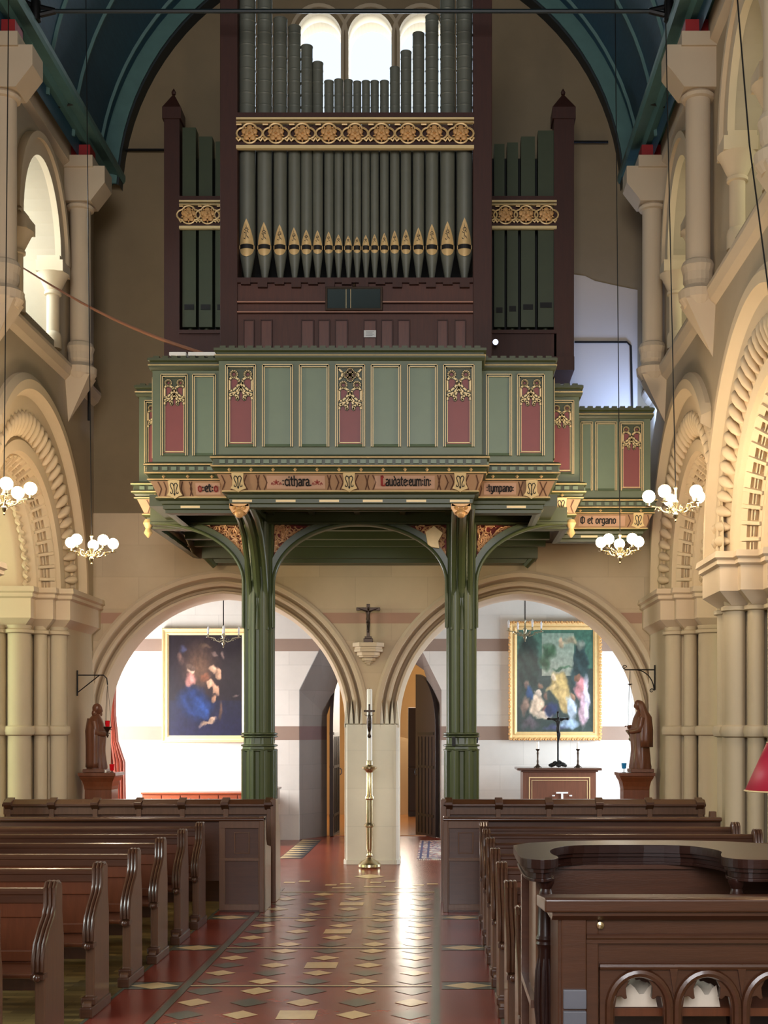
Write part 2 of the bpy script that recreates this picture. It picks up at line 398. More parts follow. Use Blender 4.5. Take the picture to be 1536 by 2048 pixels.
    cluster('clustered_respond', [(-.1, 16.85), (-.1, 15.38), (.07, 15.38), (.07, 15.26), (.28, 15.26), (.28, 15.08), (1.3, 15.08)],
            [(.09, 15.55, .10), (.27, 15.42, .078), (.47, 15.25, .135), (.74, 15.22, .12)],
            [(0, 1.3, 15.62, 16.85), (.18, 1.3, 15.5, 15.7), (.36, 1.3, 15.36, 15.6), (.6, 1.3, 15.26, 15.4)], 'respond')
    for yc in (12.62, 9.3):
        cluster('clustered_pier', [(1.3, yc+.55), (.28, yc+.55), (.28, yc+.42), (.07, yc+.42), (.07, yc+.3), (-.1, yc+.3), (-.1, yc-.5), (.07, yc-.5), (.07, yc-.62), (.28, yc-.62), (.28, yc-.78), (1.3, yc-.78)],
                [(.1, yc-.26, .10), (.27, yc-.4, .08), (.47, yc-.56, .13), (.74, yc-.58, .12), (.12, yc+.16, .10), (.3, yc+.25, .08)],
                [(.05, 1.2, yc-.2, yc+.15), (.2, 1.2, yc-.32, yc+.25), (.4, 1.2, yc-.45, yc+.35), (.6, 1.2, yc-.52, yc+.45)], 'pier')
    # wall shafts with corbels
    for yc in (15.65, 12.9, 9.8):
        root = empty('wall_shaft', (X(sx, -.15), yc, 5.5)); root['kind'] = 'structure'
        c = (X(sx, -.15), yc, 0)
        mb = MB(); mb.lathe([(.125, 6.5), (.125, 8.15)], c, 20); mb.build('shaft', M['dress'], root, True)
        mb = MB(); mb.lathe([(.125, 8.13), (.16, 8.14), (.17, 8.17), (.14, 8.2), (.15, 8.26)], c, 20)
        mb.prism([(-.17, 8.2), (.17, 8.2), (.34, 8.42), (.34, 8.62), (-.3, 8.62), (-.3, 8.42)], (c[0], yc-.17, 0), (-sx, 0, 0), (0, 0, 1), (0, .34, 0))
        mb.box(c[0]-.2, c[0]+.2, yc-.2, yc+.2, 8.6, 8.74); mb.build('capital', M['dress'], root)
        mb = MB(); mb.lathe([(.125, 6.52), (.15, 6.5), (.17, 6.45), (.15, 6.38), (.15, 6.3), (.13, 6.26), (.15, 6.24), (.2, 6.2), (.19, 6.12), (.14, 6.05)], c, 20)
        mb.add([(X(sx, 0), yc-.15, 6.1), (X(sx, -.3), yc-.15, 6.1), (X(sx, -.3), yc+.15, 6.1), (X(sx, 0), yc+.15, 6.1), (X(sx, 0), yc, 5.55)], [(0, 1, 2, 3), (0, 1, 4), (1, 2, 4), (2, 3, 4)])
        mb.build('corbel', M['dress'], root)
        mb = MB(); mb.box(c[0]-.15, c[0]+.15, yc-.12, yc+.12, 8.74, 8.9); mb.build('painted_block', M['redp'], root)
# aisles
for sx in (-1, 1):
    mb = MB(); xo = X(sx, 4.0)
    mb.add([(xo, -8, 0), (xo, 16.8, 0), (xo, 16.8, 4.9), (xo, -8, 4.9)], [(0, 1, 2, 3)])
    mb.add([(xo, -8, 4.9), (xo, 16.8, 4.9), (X(sx, .58), 16.8, 5.7), (X(sx, .58), -8, 5.7)], [(0, 1, 2, 3)])
    mb.build('wall_aisle', M['side'])['kind'] = 'structure'
# west wall
AR = {-1: -2.853, 1: 1.073}
def parch(xc, w, rise, z0, g=0.0, n=22):   # two-centred arch from right foot to left foot
    R = (rise*rise+w*w)/(2*w); c = R-w; Rg = R+g; am = math.degrees(math.acos(c/Rg))
    right = [(xc-c+Rg*math.cos(math.radians(am*i/n)), z0+Rg*math.sin(math.radians(am*i/n))) for i in range(n+1)]
    return right+[(2*xc-p[0], p[1]) for p in right[::-1][1:]]
AW, ARI, AZ = 1.6, 1.68, 1.85
holes = []
out = [(-9, -.2), (-9, 12.6), (7.5, 12.6), (7.5, -.2)]
for k, xc in AR.items():
    a = parch(xc, AW+.28, ARI+.28, AZ) if False else parch(xc, AW, ARI, AZ, .26)
    holes.append([(xc-AW-.02, -.1), (xc+AW+.02, -.1), (xc+AW+.02, AZ)]+a+[(xc-AW-.02, AZ)])
WX = [-1.581, -.902, -.235]
for x in WX: holes.append([(x-.30, 9.72), (x+.30, 9.72)]+arc(x, 10.9, .30, .34, 0, 180, 18))
HO = [h for h in holes]
struct(plate('wall_west', out, [h for h in HO[2:]]+HO[:2], .5, M['upper'], (0, 16.8, 0), (1, 0, 0), (0, 0, 1), (0, 1, 0)))
# ashlar facing of the lower stage, a few millimetres proud of the plaster
outl = [(-4.55, -.2), (-4.55, 4.62), (2.77, 4.62), (2.77, -.2)]
struct(plate('wall_west_ashlar', outl, [[(min(max(p[0], -4.549), 2.769), p[1]) for p in h] for h in HO[:2]], .03, M['ashlar'], (0, 16.775, 0), (1, 0, 0), (0, 0, 1), (0, 1, 0)))
for k, xc in AR.items():
    mb = MB(); rows = []
    prof = [(.0, .52), (0, .2), (.045, .1), (.075, .1), (.10, .21), (.125, .18), (.14, .05), (.17, .03), (.2, .05), (.215, .13), (.235, .10), (.25, -.03), (.3, -.05), (.335, -.03), (.34, .04)]
    for (g, e) in prof:
        a = parch(xc, AW, ARI, AZ, g)
        a = [(xc+AW+min(g, .26)*.2, .0), (xc+AW+min(g, .26)*.2, AZ-.35)]+a+[(xc-AW-min(g, .26)*.2, AZ-.35), (xc-AW-min(g, .26)*.2, 0)] if g < .25 else a
        if g >= .25: a = [a[0], a[0]]+a+[a[-1], a[-1]]
        rows.append([(min(max(p[0], -4.556), 2.776), 16.78+e, p[1]) for p in a])
    mb.grid(rows); struct(mb.build('trim_arch', M['dress'], None, True, angle=28))
pp = [at(a, b, 16.79) for a, b in ((1140, 548), (1170, 552), (1190, 562), (1235, 572), (1275, 580), (1275, 905), (1140, 905))]
struct(plate('wall_west_patch', [(q.x, q.z) for q in pp], [], .012, plaster('pale_patch_plaster', (186, 172, 156), stain=.08), (0, 16.79, 0), (1, 0, 0), (0, 0, 1), (0, 1, 0)))
# central pier and its end responds
mb = MB(); mb.prism([(-.357, 0), (.357, 0), (.357, .47), (.32, .505), (-.32, .505), (-.357, .47)], (CX+.005, 17.26, 0), (1, 0, 0), (0, -1, 0), (0, 0, 1.84))
mb.prism([(-.37, 0), (.37, 0), (.37, .48), (.33, .525), (-.33, .525), (-.37, .48)], (CX+.005, 17.26, 0), (1, 0, 0), (0, -1, 0), (0, 0, .06))
pm = stone('pier_stone', (222, 216, 202), (), (0, 0, 0), 1.9, .5, .12, .015)
for sd in (-1, 1):
    for q in (.13, .20, .27, .335):
        xx = CX+.005+sd*q; mb.prism([(-.03, 1.80), (.03, 1.80), (0, 2.16)], (xx, 16.775, 0), (1, 0, 0), (0, 0, 1), (0, .16, 0))
struct(mb.build('trim_pier', pm, None, False, .004))
# west window stonework and glass
mb = MB()
for x in WX:
    rows = []
    for (g, e) in ((0, .25), (0, .12), (.02, .08), (.05, .1), (.06, -.02), (.1, -.03), (.1, .02)):
        rows.append([(p[0], 16.8+e, p[1]) for p in [(x+.29+g, 9.7)]+arc(x, 10.9, .29+g, .33+g, 0, 180, 18)+[(x-.29-g, 9.7)]])
    mb.grid(rows)
mb.box(-2.0, .2, 16.72, 16.82, 9.6, 9.7)
wf = mb.build('window_5', M['side'], None, True); struct(wf)
# east end wall with an opening added for the fill light
struct(plate('wall_east', [(-9, 0), (7.5, 0), (7.5, 12.6), (-9, 12.6)], [[(-3.4, 3.3), (1.6, 3.3), (1.6, 8.8), (-3.4, 8.8)]], .3, M['side'], (0, -6.7, 0), (1, 0, 0), (0, 0, 1), (0, 1, 0)))
# barrel vault
VR, VZ = 3.5, 8.75
mb = MB(); ys = (-8, 17)
mb.grid([[(CX+VR*math.cos(math.radians(a)), y, VZ+VR*math.sin(math.radians(a))) for y in ys] for a in range(0, 181, 3)])
struct(mb.build('ceiling', M['teal'], None, True, angle=60))
def rib(name, y, w, t, m, r0=VR, par=None):
    mb = MB(); rows = []
    for a in range(2, 179, 4):
        c, s = math.cos(math.radians(a)), math.sin(math.radians(a))
        rows.append([(CX+(r0-q)*c, yy, VZ+(r0-q)*s) for (q, yy) in ((0, y-w/2), (t, y-w/2+min(w/4, .02)), (t, y+w/2-min(w/4, .02)), (0, y+w/2))])
    mb.grid(rows); o = mb.build(name, m, par, True); return o
for y in (16.35, 15.25, 14.25, 12.0, 11.0, 10.0): struct(rib('trim_rib', y, .035, .035, M['teal_l']))
struct(rib('trim_wall_rib', 16.72, .3, .22, M['teal_d']))
struct(rib('trim_wall_rib_edge', 16.56, .03, .2, M['teal_l']))
# principal truss with iron tie rod
t = empty('roof_truss', (CX, 13.1, 9.1), 'painted roof truss rib with an iron tie rod running across the top', 'truss')
rib('rib', 13.1, .12, .1, M['teal_d'], VR, t)
mb = MB(); mb.tube([(X(-1, -.1), 13.1, 9.16), (X(1, -.1), 13.1, 9.16)], .022, 8); mb.build('tie_rod', M['teal_d'], t, True)
for s in (-1, 1):
    mb = MB(); x = X(s, -.36)
    mb.tube([(x+s*.2, 13.1, 9.0), (x, 13.1, 9.1), (x-s*.25, 13.1, 9.16)], .03, 8); mb.tube([(x+s*.2, 13.1, 9.32), (x, 13.1, 9.22), (x-s*.25, 13.1, 9.16)], .03, 8)
    mb.lathe([(.05, -.1), (.06, 0), (.05, .1)], (x-s*.05, 13.1, 9.16), 12); mb.build('rod_fork', M['iron'], t, True)
mb = MB(); mb.tube([(X(-1, -.36), 14.7, 9.0), (X(-1, -.1), 14.7, 8.95)], .02, 6); mb.tube([(X(1, -.36), 14.7, 9.0), (X(1, -.1), 14.7, 8.95)], .02, 6)
mb.build('strap', M['iron'], t)
# ---------------- narthex
NB = 20.4
DX, DW = -1.10, 1.10
dh = [(-2.24, -.1), (.04, -.1), (.04, 2.4), (-.28, 3.05), (-.55, 3.32), (-1.65, 3.32), (-1.92, 3.05), (-2.24, 2.4)]
struct(plate('wall_narthex', [(-6, -.2), (-6, 4.4), (4.6, 4.4), (4.6, -.2)], [dh], .12, M['ashlar_nx'], (0, NB, 0), (1, 0, 0), (0, 0, 1), (0, 1, 0)))
inn = [(-1.93, -.01), (.02, -.01), (.02, 1.9), (-.2, 2.35), (-.93, 2.72), (-1.66, 2.35), (-1.93, 1.9)]
mb = MB(); o3 = [dh[0], dh[1], dh[2], dh[3], dh[4], dh[5], dh[6], dh[7]]
i3 = [(-1.86, -.01), (-.02, -.01), (-.02, 2.0), (-.25, 2.75), (-.6, 3.0), (-1.3, 3.0), (-1.62, 2.75), (-1.86, 2.0)]
mb.grid([[(p[0], NB+.1, p[1]) for p in o3[1:]+[o3[0]]], [(p[0], NB+.75, p[1]) for p in i3[1:]+[i3[0]]]])
struct(mb.build('door_reveal', stone('shaded_reveal_ashlar', (128, 116, 108), [(1.60, 1.82)], (110, 84, 80), .75, .4, .2, .08)))  # darker copy of the narthex ashlar, embrasure shadow put into its colour
for s, xw in ((-1, -6.0), (1, 4.6)):
    zo = [(17.3, -.02), (20.4, -.02), (20.4, 4.4), (17.3, 4.4)]
    struct(plate('wall_narthex_end', zo, [[(17.75, .9), (19.65, .9), (19.65, 3.3), (17.75, 3.3)]], .1, M['ashlar_nx'], (xw, 0, 0), (0, 1, 0), (0, 0, 1), (s, 0, 0)))
mb = MB(); mb.box(-6, 4.6, 17.3, 20.5, 4.3, 4.4); struct(mb.build('ceiling_narthex', M['reveal']))
# vestibule beyond the doors
vm = plaster('vestibule_plaster', (214, 190, 150), stain=.1)
mb = MB()
mb.add([(-2.6, 21.15, 0), (-2.6, 26.2, 0), (-2.6, 26.2, 4), (-2.6, 21.15, 4), (.9, 21.15, 0), (.9, 26.2, 0), (.9, 26.2, 4), (.9, 21.15, 4)], [(0, 1, 2, 3), (4, 5, 6, 7), (1, 5, 6, 2), (3, 2, 6, 7)])
struct(mb.build('wall_vestibule', vm))
mb = MB(); mb.box(-2.6, .9, 21.15, 26.2, -.03, .012); struct(mb.build('floor_vestibule', wood('honey_boards', (176, 116, 60), .22, .4, 1)))
mb = MB(); mb.box(-.62, .5, 25.6, 25.75, .0, 1.0); mb.box(-.62, -.1, 25.62, 25.72, 1.0, 2.2)
for i in range(3): mb.box(-.6+.36*i, -.3+.36*i, 25.58, 25.6, .12, .88)
tag(mb.build('vestibule_cupboard', M['door'], None, False, .01), 'dark wooden cupboard at the far end of the room beyond the doors', 'cupboard')
# ---------------- floors
ft = NT('encaustic_red_tiles'); p0 = ft.pos(); mpp = ft.add('ShaderNodeMapping'); ft.l.new(p0, mpp.inputs[0]); mpp.inputs['Rotation'].default_value = (0, 0, PI/4); p = mpp.outputs[0]; br = ft.add('ShaderNodeTexBrick'); ft.l.new(p, br.inputs['Vector'])
br.offset = 0; br.inputs['Scale'].default_value = 1; br.inputs['Brick Width'].default_value = .1255; br.inputs['Row Height'].default_value = .1255
br.inputs['Mortar Size'].default_value = .003; br.inputs['Color1'].default_value = lin((146, 66, 48)); br.inputs['Color2'].default_value = lin((126, 60, 46)); br.inputs['Mortar'].default_value = lin((80, 52, 42)); br.inputs['Bias'].default_value = -.1
n = ft.noise(p, 3, 6); ft.l.new(ft.mix(.5, br.outputs['Color'], ft.mix(n, (.6, .6, .6, 1), (1.4, 1.3, 1.25, 1)), 'MULTIPLY'), ft.b.inputs['Base Color'])
rr = ft.add('ShaderNodeMapRange'); ft.l.new(n, rr.inputs[0]); rr.inputs[3].default_value = .18; rr.inputs[4].default_value = .30; ft.l.new(rr.outputs[0], ft.b.inputs['Roughness'])
ft.bump(ft.math('ADD', ft.math('MULTIPLY', ft.noise(p, 7, 2), 1.2), ft.math('MULTIPLY', br.outputs['Fac'], -.5)), .10, .005)
def tile(nm, c, r=.24): 
    k = NT(nm); p = k.pos(); n = k.noise(p, 5, 5); cc = lin(c)
    k.l.new(k.mix(n, tuple(v*.75 for v in cc[:3])+(1,), tuple(v*1.2 for v in cc[:3])+(1,)), k.b.inputs['Base Color']); k.b.inputs['Roughness'].default_value = r
    k.bump(k.noise(p, 7, 2), .10, .005); return k.m
def ochre():
    k = NT('ochre_block_floor'); p = k.pos(); br = k.add('ShaderNodeTexBrick'); k.l.new(p, br.inputs['Vector']); br.inputs['Scale'].default_value = 1
    br.inputs['Brick Width'].default_value = .3; br.inputs['Row Height'].default_value = .075; br.inputs['Mortar Size'].default_value = .002
    br.inputs['Color1'].default_value = lin((150, 128, 80)); br.inputs['Color2'].default_value = lin((92, 78, 50)); br.inputs['Mortar'].default_value = lin((50, 40, 26))
    k.l.new(br.outputs['Color'], k.b.inputs['Base Color']); k.b.inputs['Roughness'].default_value = .28; k.bump(k.noise(p, 9, 3), .3, .006); return k.m
FM = [ft.m, tile('cream_tile', (222, 192, 140)), tile('slate_green_tile', (92, 96, 82)), tile('dark_red_tile', (128, 58, 46)), ochre(), tile('blue_black_tile', (50, 56, 62))]
mb = MB()
mb.cm = 0; mb.add([(-9, -8, 0), (7.5, -8, 0), (7.5, 21.2, 0), (-9, 21.2, 0)], [(0, 1, 2, 3)])
def quad(c, pts, z): z *= 1.6; mb.cm = c; mb.add([(x, y, z) for x, y in pts], [tuple(range(len(pts)))])
def rect(c, x0, x1, y0, y1, z): quad(c, [(x0, y0), (x1, y0), (x1, y1), (x0, y1)], z)
def dia(c, x, y, a, b, z): quad(c, [(x-a, y), (x, y-b), (x+a, y), (x, y+b)], z)
rect(4, -9, -2.16, -8, 13.2, .001); rect(4, .42, 7.5, -8, 13.2, .001)
ZL = [3.6, 5.3, 7.08, 8.88, 10.41, 12.07, 13.93]
PXI = .355
for z0, z1 in zip(ZL[:-1], ZL[1:]):
    p = (z1-z0)/5; yc = (z0+z1)/2
    for j in range(-2, 3):
        for i in range(-2, 3):
            x, y = CX+i*PXI, yc+j*p
            if i == 0 and j == 0: rect(1, x-.12, x+.12, y-.12, y+.12, .0016)
            elif (i+j) % 2: dia(1, x, y, .112, .112*p/.34, .0016)
            else: dia(2, x, y, .125, .125*p/.34, .0014)
    rect(2, -1.73, -.05, z1-.03, z1+.03, .0014); rect(1, -1.73, -.05, z1-.012, z1+.012, .0017)
    for s in (-1, 1):
        xa, xb = (CX+s*.91, CX+s*1.27)
        rect(2, min(xa, xb), max(xa, xb), z1-.12, z1+.12, .0014)
        dia(1, (xa+xb)/2, z1, .17, .11, .0017)
        rect(3, min(xa, xb), max(xa, xb), z0+.14, z1-.14, .0012)
for s in (-1, 1):
    a, b = CX+s*.84, CX+s*.895; rect(2, min(a, b), max(a, b), -8, 14.3, .0018)
    a, b = CX+s*1.27, CX+s*1.295; rect(2, min(a, b), max(a, b), -8, 14.3, .0018)
rect(2, -1.73, -.05, 13.95, 14.0, .0018)
for k in range(7): 
    for i in range(2): rect(1, -2.3+.5*k+.16*i, -2.3+.5*k+.16*i+.13, 14.5+.25*(k % 2)+.1*i, 14.62+.25*(k % 2)+.1*i, .0015)
for k in range(3): rect(1, -1.2+.35*k, -.95+.35*k, 14.25+.1*(k % 2), 14.37+.1*(k % 2), .0016)
dia(1, CX+.05, 15.4, .2, .22, .0015)
# narthex border of dark and cream triangles
for k in range(9):
    y = 17.5+.33*k; rect(5, -2.2, -1.88, y, y+.33, .0012); quad(1, [(-2.19, y+.02), (-1.89, y+.165), (-2.19, y+.31)], .0016)
struct(mb.build('floor', FM))
# ============================================================ ORGAN GALLERY
GAL = empty('organ_gallery', (CX, 14.2, 0), 'green and maroon panelled organ gallery with gilt tracery on two green columns', 'gallery')
path = [(-3.34, 16.75), (-3.34, 14.2), (-2.955, 14.2), (-2.955, 13.15), (-2.21, 13.15), (-2.21, 12.8), (.43, 12.8), (.43, 13.15), (1.175, 13.15), (1.175, 14.2), (1.56, 14.2), (1.56, 15.2), (2.52, 15.2), (2.52, 15.9)]
rp = path   # left-hand normal of plan_sweep points outwards when travelling left to right along the front
mb = MB(); plan_sweep(mb, rp, [(-.09, 4.5), (-.0, 4.5), (0, 5.52), (-.09, 5.52), (-.09, 4.5)])
par = mb.build('parapet', M['green'], GAL)
mb = MB(); plan_sweep(mb, rp, [(-.10, 5.48), (.02, 5.48), (.035, 5.505), (.035, 5.53), (.02, 5.54), (.02, 5.56), (.045, 5.575), (.045, 5.60), (-.1, 5.60), (-.1, 5.48)])
cor = mb.build('handrail', M['green_d'], GAL)
mb = MB(); plan_sweep(mb, rp, [(.036, 5.525), (.041, 5.53), (.036, 5.536)]); mb.build('gilt_line', M['gold_l'], cor)
mb = MB()
for (a, b) in zip(rp[:-1], rp[1:]):
    a, b = Vector(a), Vector(b); L = (b-a).length; d = (b-a)/L; k = max(1, int(L/.09))
    for i in range(k):
        c = a+d*(L*(i+.5)/k)+Vector((d.y, -d.x))*.0; mb.obox((c.x, c.y, 5.61), (d.x*.03, d.y*.03, 0), (-d.y*.04, d.x*.04, 0), (0, 0, .012))
mb.build('cresting', M['green_d'], cor)
# cornice below
mb = MB(); plan_sweep(mb, rp, [(0, 4.54), (.05, 4.525), (.075, 4.51), (.075, 4.49), (.05, 4.485), (.05, 4.43), (.07, 4.425), (.07, 4.405), (.045, 4.395), (.03, 4.365), (.045, 4.36), (.045, 4.345), (.02, 4.34)])
lc = mb.build('cornice', M['green_d'], GAL)
mb = MB()
for q in ((.0755, 4.50), (.0705, 4.415), (.0455, 4.352)): plan_sweep(mb, rp, [(q[0], q[1]-.007), (q[0]+.003, q[1]), (q[0], q[1]+.007)])
mb.build('gilt_line', M['gold'], lc)
mb = MB()
for (a, b) in zip(rp[:-1], rp[1:]):
    a, b = Vector(a), Vector(b); L = (b-a).length; d = (b-a)/L; k = max(1, int(L/.088)); nn = Vector((d.y, -d.x))
    for i in range(k):
        c = a+d*(L*(i+.5)/k)+nn*.058; mb.obox((c.x, c.y, 4.457), (d.x*.028, d.y*.028, 0), (-nn.x*.012, -nn.y*.012, 0), (0, 0, .018))
mb.build('dentils', M['green_p'], lc)
mb = MB()
for (a, b) in zip(rp[:-1], rp[1:]):
    a, b = Vector(a), Vector(b); L = (b-a).length; d = (b-a)/L; k = max(1, int(L/.21)); nn = Vector((d.y, -d.x))
    for i in range(k):
        c = a+d*(L*(i+.5)/k)+nn*.045; mb.lathe([(0.001, -.02), (.02, 0), (.001, .02)], (c.x, c.y, 4.38), 4)
mb.build('gilt_flowers', M['gold'], lc)
# frieze with scroll, tilted: top at offset +.02 z 4.34, bottom at -.05 z 4.19
mb = MB(); plan_sweep(mb, rp, [(.02, 4.345), (-.05, 4.185)]); fz = mb.build('frieze', M['scroll'], GAL)
mb = MB(); plan_sweep(mb, rp, [(-.05, 4.19), (-.03, 4.18), (-.025, 4.165), (-.05, 4.155), (-.07, 4.15), (-.075, 4.12), (-.09, 4.11), (-.09, 4.07), (-.11, 4.06), (-.11, 4.03), (-.16, 4.02), (-.2, 4.02)])
lm = mb.build('lower_moulding', M['green_d'], GAL)
mb = MB(); plan_sweep(mb, rp, [(-.03, 4.187), (-.0235, 4.175), (-.03, 4.17)]); 
for (a, b) in zip(rp[:-1], rp[1:]):
    a, b = Vector(a), Vector(b); L = (b-a).length; d = (b-a)/L; k = int(L/.4); nn = Vector((d.y, -d.x))
    for i in range(k):
        c = a+d*(L*(i+.5)/k)-nn*.088; mb.obox((c.x, c.y, 4.09), (d.x*.1, d.y*.1, 0), (-nn.x*.004, -nn.y*.004, 0), (0, 0, .012))
mb.build('gilt_line', M['gold_l'], lm)
# floor and soffit of the gallery, coffer ribs
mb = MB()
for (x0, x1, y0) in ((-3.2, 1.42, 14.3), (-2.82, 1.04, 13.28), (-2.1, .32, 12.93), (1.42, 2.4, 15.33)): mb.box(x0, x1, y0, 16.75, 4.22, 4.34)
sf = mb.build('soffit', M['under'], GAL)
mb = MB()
for x in (-1.85, -1.4, -.9, -.4, .1): mb.box(x-.03, x+.03, 12.95, 14.1, 4.15, 4.22)
for y in (13.1, 13.45, 13.8): mb.box(-2.08, .3, y-.03, y+.03, 4.14, 4.22)
for y in (14.9, 15.6, 16.2): mb.box(-3.1, 1.35, y-.05, y+.05, 4.10, 4.22)
for x in (-2.9, -2.6, .85, .6): mb.box(x-.03, x+.03, 13.3, 14.1, 4.15, 4.22)
mb.build('coffer_ribs', M['green_d'], GAL)
mb = MB(); mb.box(-3.05, 1.27, 16.4, 16.75, 3.98, 4.12); mb.box(-2.95, 1.17, 16.5, 16.75, 3.93, 3.99)
for x in (-3.0, 1.22): mb.tube([(x, 16.5, 4.15), (x, 16.5, 4.0), (x+(.1 if x < 0 else -.1), 16.55, 3.9)], .05, 8)
mb.build('wall_beam', M['green_d'], GAL)
mb = MB(); mb.box(-3.2, 1.42, 14.12, 14.28, 4.05, 4.24); mb.box(-3.2, 1.42, 14.10, 14.3, 4.05, 4.075); fb = mb.build('front_beam', M['green_d'], GAL, False, .004)
for x in (-2.0, .25):
    mb = MB(); mb.box(x-.08, x+.08, 12.95, 14.2, 4.1, 4.22); mb.build('cross_beam', M['green_d'], GAL)
for s in (-1, 1):
    x = CX+s*2.05
    mb = MB(); mb.box(x-.07, x+.07, 13.25, 14.2, 4.1, 4.22); mb.build('cross_beam', M['green_d'], GAL)
# panels ---------------------------------------------------------
def tracery_lines(kind):
    """Gothic tracery as 2D polylines in a unit-wide panel (x 0..1), height measured from the top downwards (negative)."""
    L = []; dy = -.48 if kind == 2 else 0; y0 = -1.22+dy
    for s in (0, 1):
        f = (lambda x: x) if s == 0 else (lambda x: 1-x)
        c = lambda pts: [(f(a), b+dy) for a, b in pts]
        L.append(c([(.02, -1.32), (.03, -1.2), (.12, -1.12), (.24, -1.13), (.32, -1.22), (.34, -1.34), (.38, -1.30), (.36, -1.14), (.42, -.98), (.5, -.80)]))
        L.append(c([(.30, -.42), (.43, -.5), (.42, -.68), (.32, -.82), (.16, -.95), (.02, -.98), (.02, -.5), (.1, -.40)]))
        L.append([(f(.2+.14*math.cos(a*.5236)), -.26+dy+.14*math.sin(a*.5236)) for a in range(13)])
        L.append(c([(.43, -.6), (.5, -.80), (.30, -1.02), (.02, -1.12)]))
    if kind == 2:
        for a in range(4):
            cx, cy = .5+.14*math.cos(a*PI/2), -.30+.15*math.sin(a*PI/2)
            L.append([(cx+.12*math.cos(t*.5236), cy+.12*math.sin(t*.5236)) for t in range(13)])
        L.append([(.02, -.06), (.16, -.2), (.12, -.4), (.02, -.5)]); L.append([(.98, -.06), (.84, -.2), (.88, -.4), (.98, -.5)])
    return L, y0
def panel(x0, x1, y, z0, z1, kind, nx=0, ny=-1):
    """Framed panel on the plane facing -y (or sideways). kind 0 green, 1 red with tracery, 2 red with quatrefoil."""
    U = Vector((-ny, nx, 0)) if (nx or ny) else Vector((1, 0, 0)); U = Vector((1, 0, 0)) if ny == -1 else Vector((0, -nx if False else 1, 0)); N = Vector((nx, ny, 0))
    O = Vector((x0, y, 0)) if ny == -1 else Vector((y, x0, 0))
    w = x1-x0
    P2 = lambda a, b, h: O+U*a+Vector((0, 0, b))+N*h
    mb = MB(); t = .022
    for (a0, a1, b0, b1) in ((-.0, w, z1-t, z1), (0, t, z0, z1), (w-t, w, z0, z1)):
        mb.obox(P2((a0+a1)/2, (b0+b1)/2, .012), U*(a1-a0)/2, Vector((0, 0, (b1-b0)/2)), N*.012)
    fr = mb.build('panel_frame', M['green_d'], par)
    mb = MB(); mb.obox(P2(w/2, (z0+z1)/2, .001), U*(w/2-t), Vector((0, 0, (z1-z0)/2-.01)), N*.002)
    fld = mb.build('panel_field', M['green_p'] if kind == 0 else M['maroon'], par)
    if kind == 0:
        tag(fld, 'plain sage green field')
    mb = MB(); g = .007
    for (a0, a1, b0, b1) in ((0, w, z1-g, z1), (0, g, z0, z1), (w-g, w, z0, z1), (t, w-t, z1-t-g, z1-t), (t-g/2, t+g/2, z0, z1-t), (w-t-g/2, w-t+g/2, z0, z1-t)):
        mb.obox(P2((a0+a1)/2, (b0+b1)/2, .025), U*(a1-a0)/2, Vector((0, 0, (b1-b0)/2)), N*.003)
    mb.build('gilt_border', M['gold_l'], par)
    mb = MB(); mb.add([P2(0, z0, .028), P2(w, z0, .028), P2(w-t, z0+.03, .003), P2(t, z0+.03, .003), P2(0, z0, 0), P2(w, z0, 0)], [(0, 1, 2, 3), (0, 3, 4), (1, 5, 2)])
    mb.build('sill', M['green_p'], par)
    if kind:
        iw = w-2*t-.03; O2 = P2(t+.015, z1-t-.015, .004); L, y0 = tracery_lines(kind)
        mb = MB(); ht = -(y0+.1)*iw
        U3 = lambda pts: [(p[0]*iw, p[1]*iw) for p in pts]; dy = -.48 if kind == 2 else 0
        mb.prism(U3([(-.02, .0), (1.02, .0), (1.02, -1.3+dy), (1, -1.2+dy), (.85, -1.13+dy), (.67, -1.2+dy), (.6, -1.0+dy), (.5, -.82+dy), (.4, -1.0+dy), (.33, -1.2+dy), (.15, -1.13+dy), (0, -1.2+dy), (-.02, -1.3+dy)]), O2, U, (0, 0, 1), N*.002)
        mr = MB()
        for s_ in (0, 1):
            f = (lambda x: x) if s_ == 0 else (lambda x: 1-x)
            mr.prism(U3([(f(a), b+dy) for a, b in ((.30, -.42), (.43, -.5), (.42, -.68), (.32, -.82), (.16, -.95), (.02, -.98), (.02, -.5), (.1, -.40))]), O2+N*.002, U, (0, 0, 1), N*.001)
            mr.prism(U3([(f(.2+.13*math.cos(a*.5236)), -.26+dy+.13*math.sin(a*.5236)) for a in range(12)]), O2+N*.002, U, (0, 0, 1), N*.001)
        if kind == 2: mr.prism(U3([(.5+.2*math.cos(a*.5236), -.30+.2*math.sin(a*.5236)) for a in range(12)]), O2+N*.002, U, (0, 0, 1), N*.001)
        mr.build('tracery_light', M['maroon'], par)
        for s in (0, 1):
            a = t+.006+s*(w-2*t-.012); mb.obox(P2(a, (z0+z1)/2+.01, .01), U*.012, Vector((0, 0, (z1-z0)/2-.03)), N*.006)
        for l in L: mb.strip([(p[0]*iw, p[1]*iw) for p in l], .03, .012, O2, U, Vector((0, 0, 1)), N)
        mb.obox(P2(w/2, z1-t-.008, .01), U*(w/2-t), Vector((0, 0, .012)), N*.006)
        mb.build('tracery', M['green_d'], par)
        mb = MB(); O3 = O2+N*.012
        for l in L: mb.strip([(p[0]*iw, p[1]*iw) for p in l], .017, .004, O3, U, Vector((0, 0, 1)), N)
        for s in (0, 1):
            a = (.02 if s == 0 else .98)*iw; mb.strip([(a, (y0-.1)*iw), (a, -(z1-z0)+2*t+.03)], .009, .010, O2, U, Vector((0, 0, 1)), N)
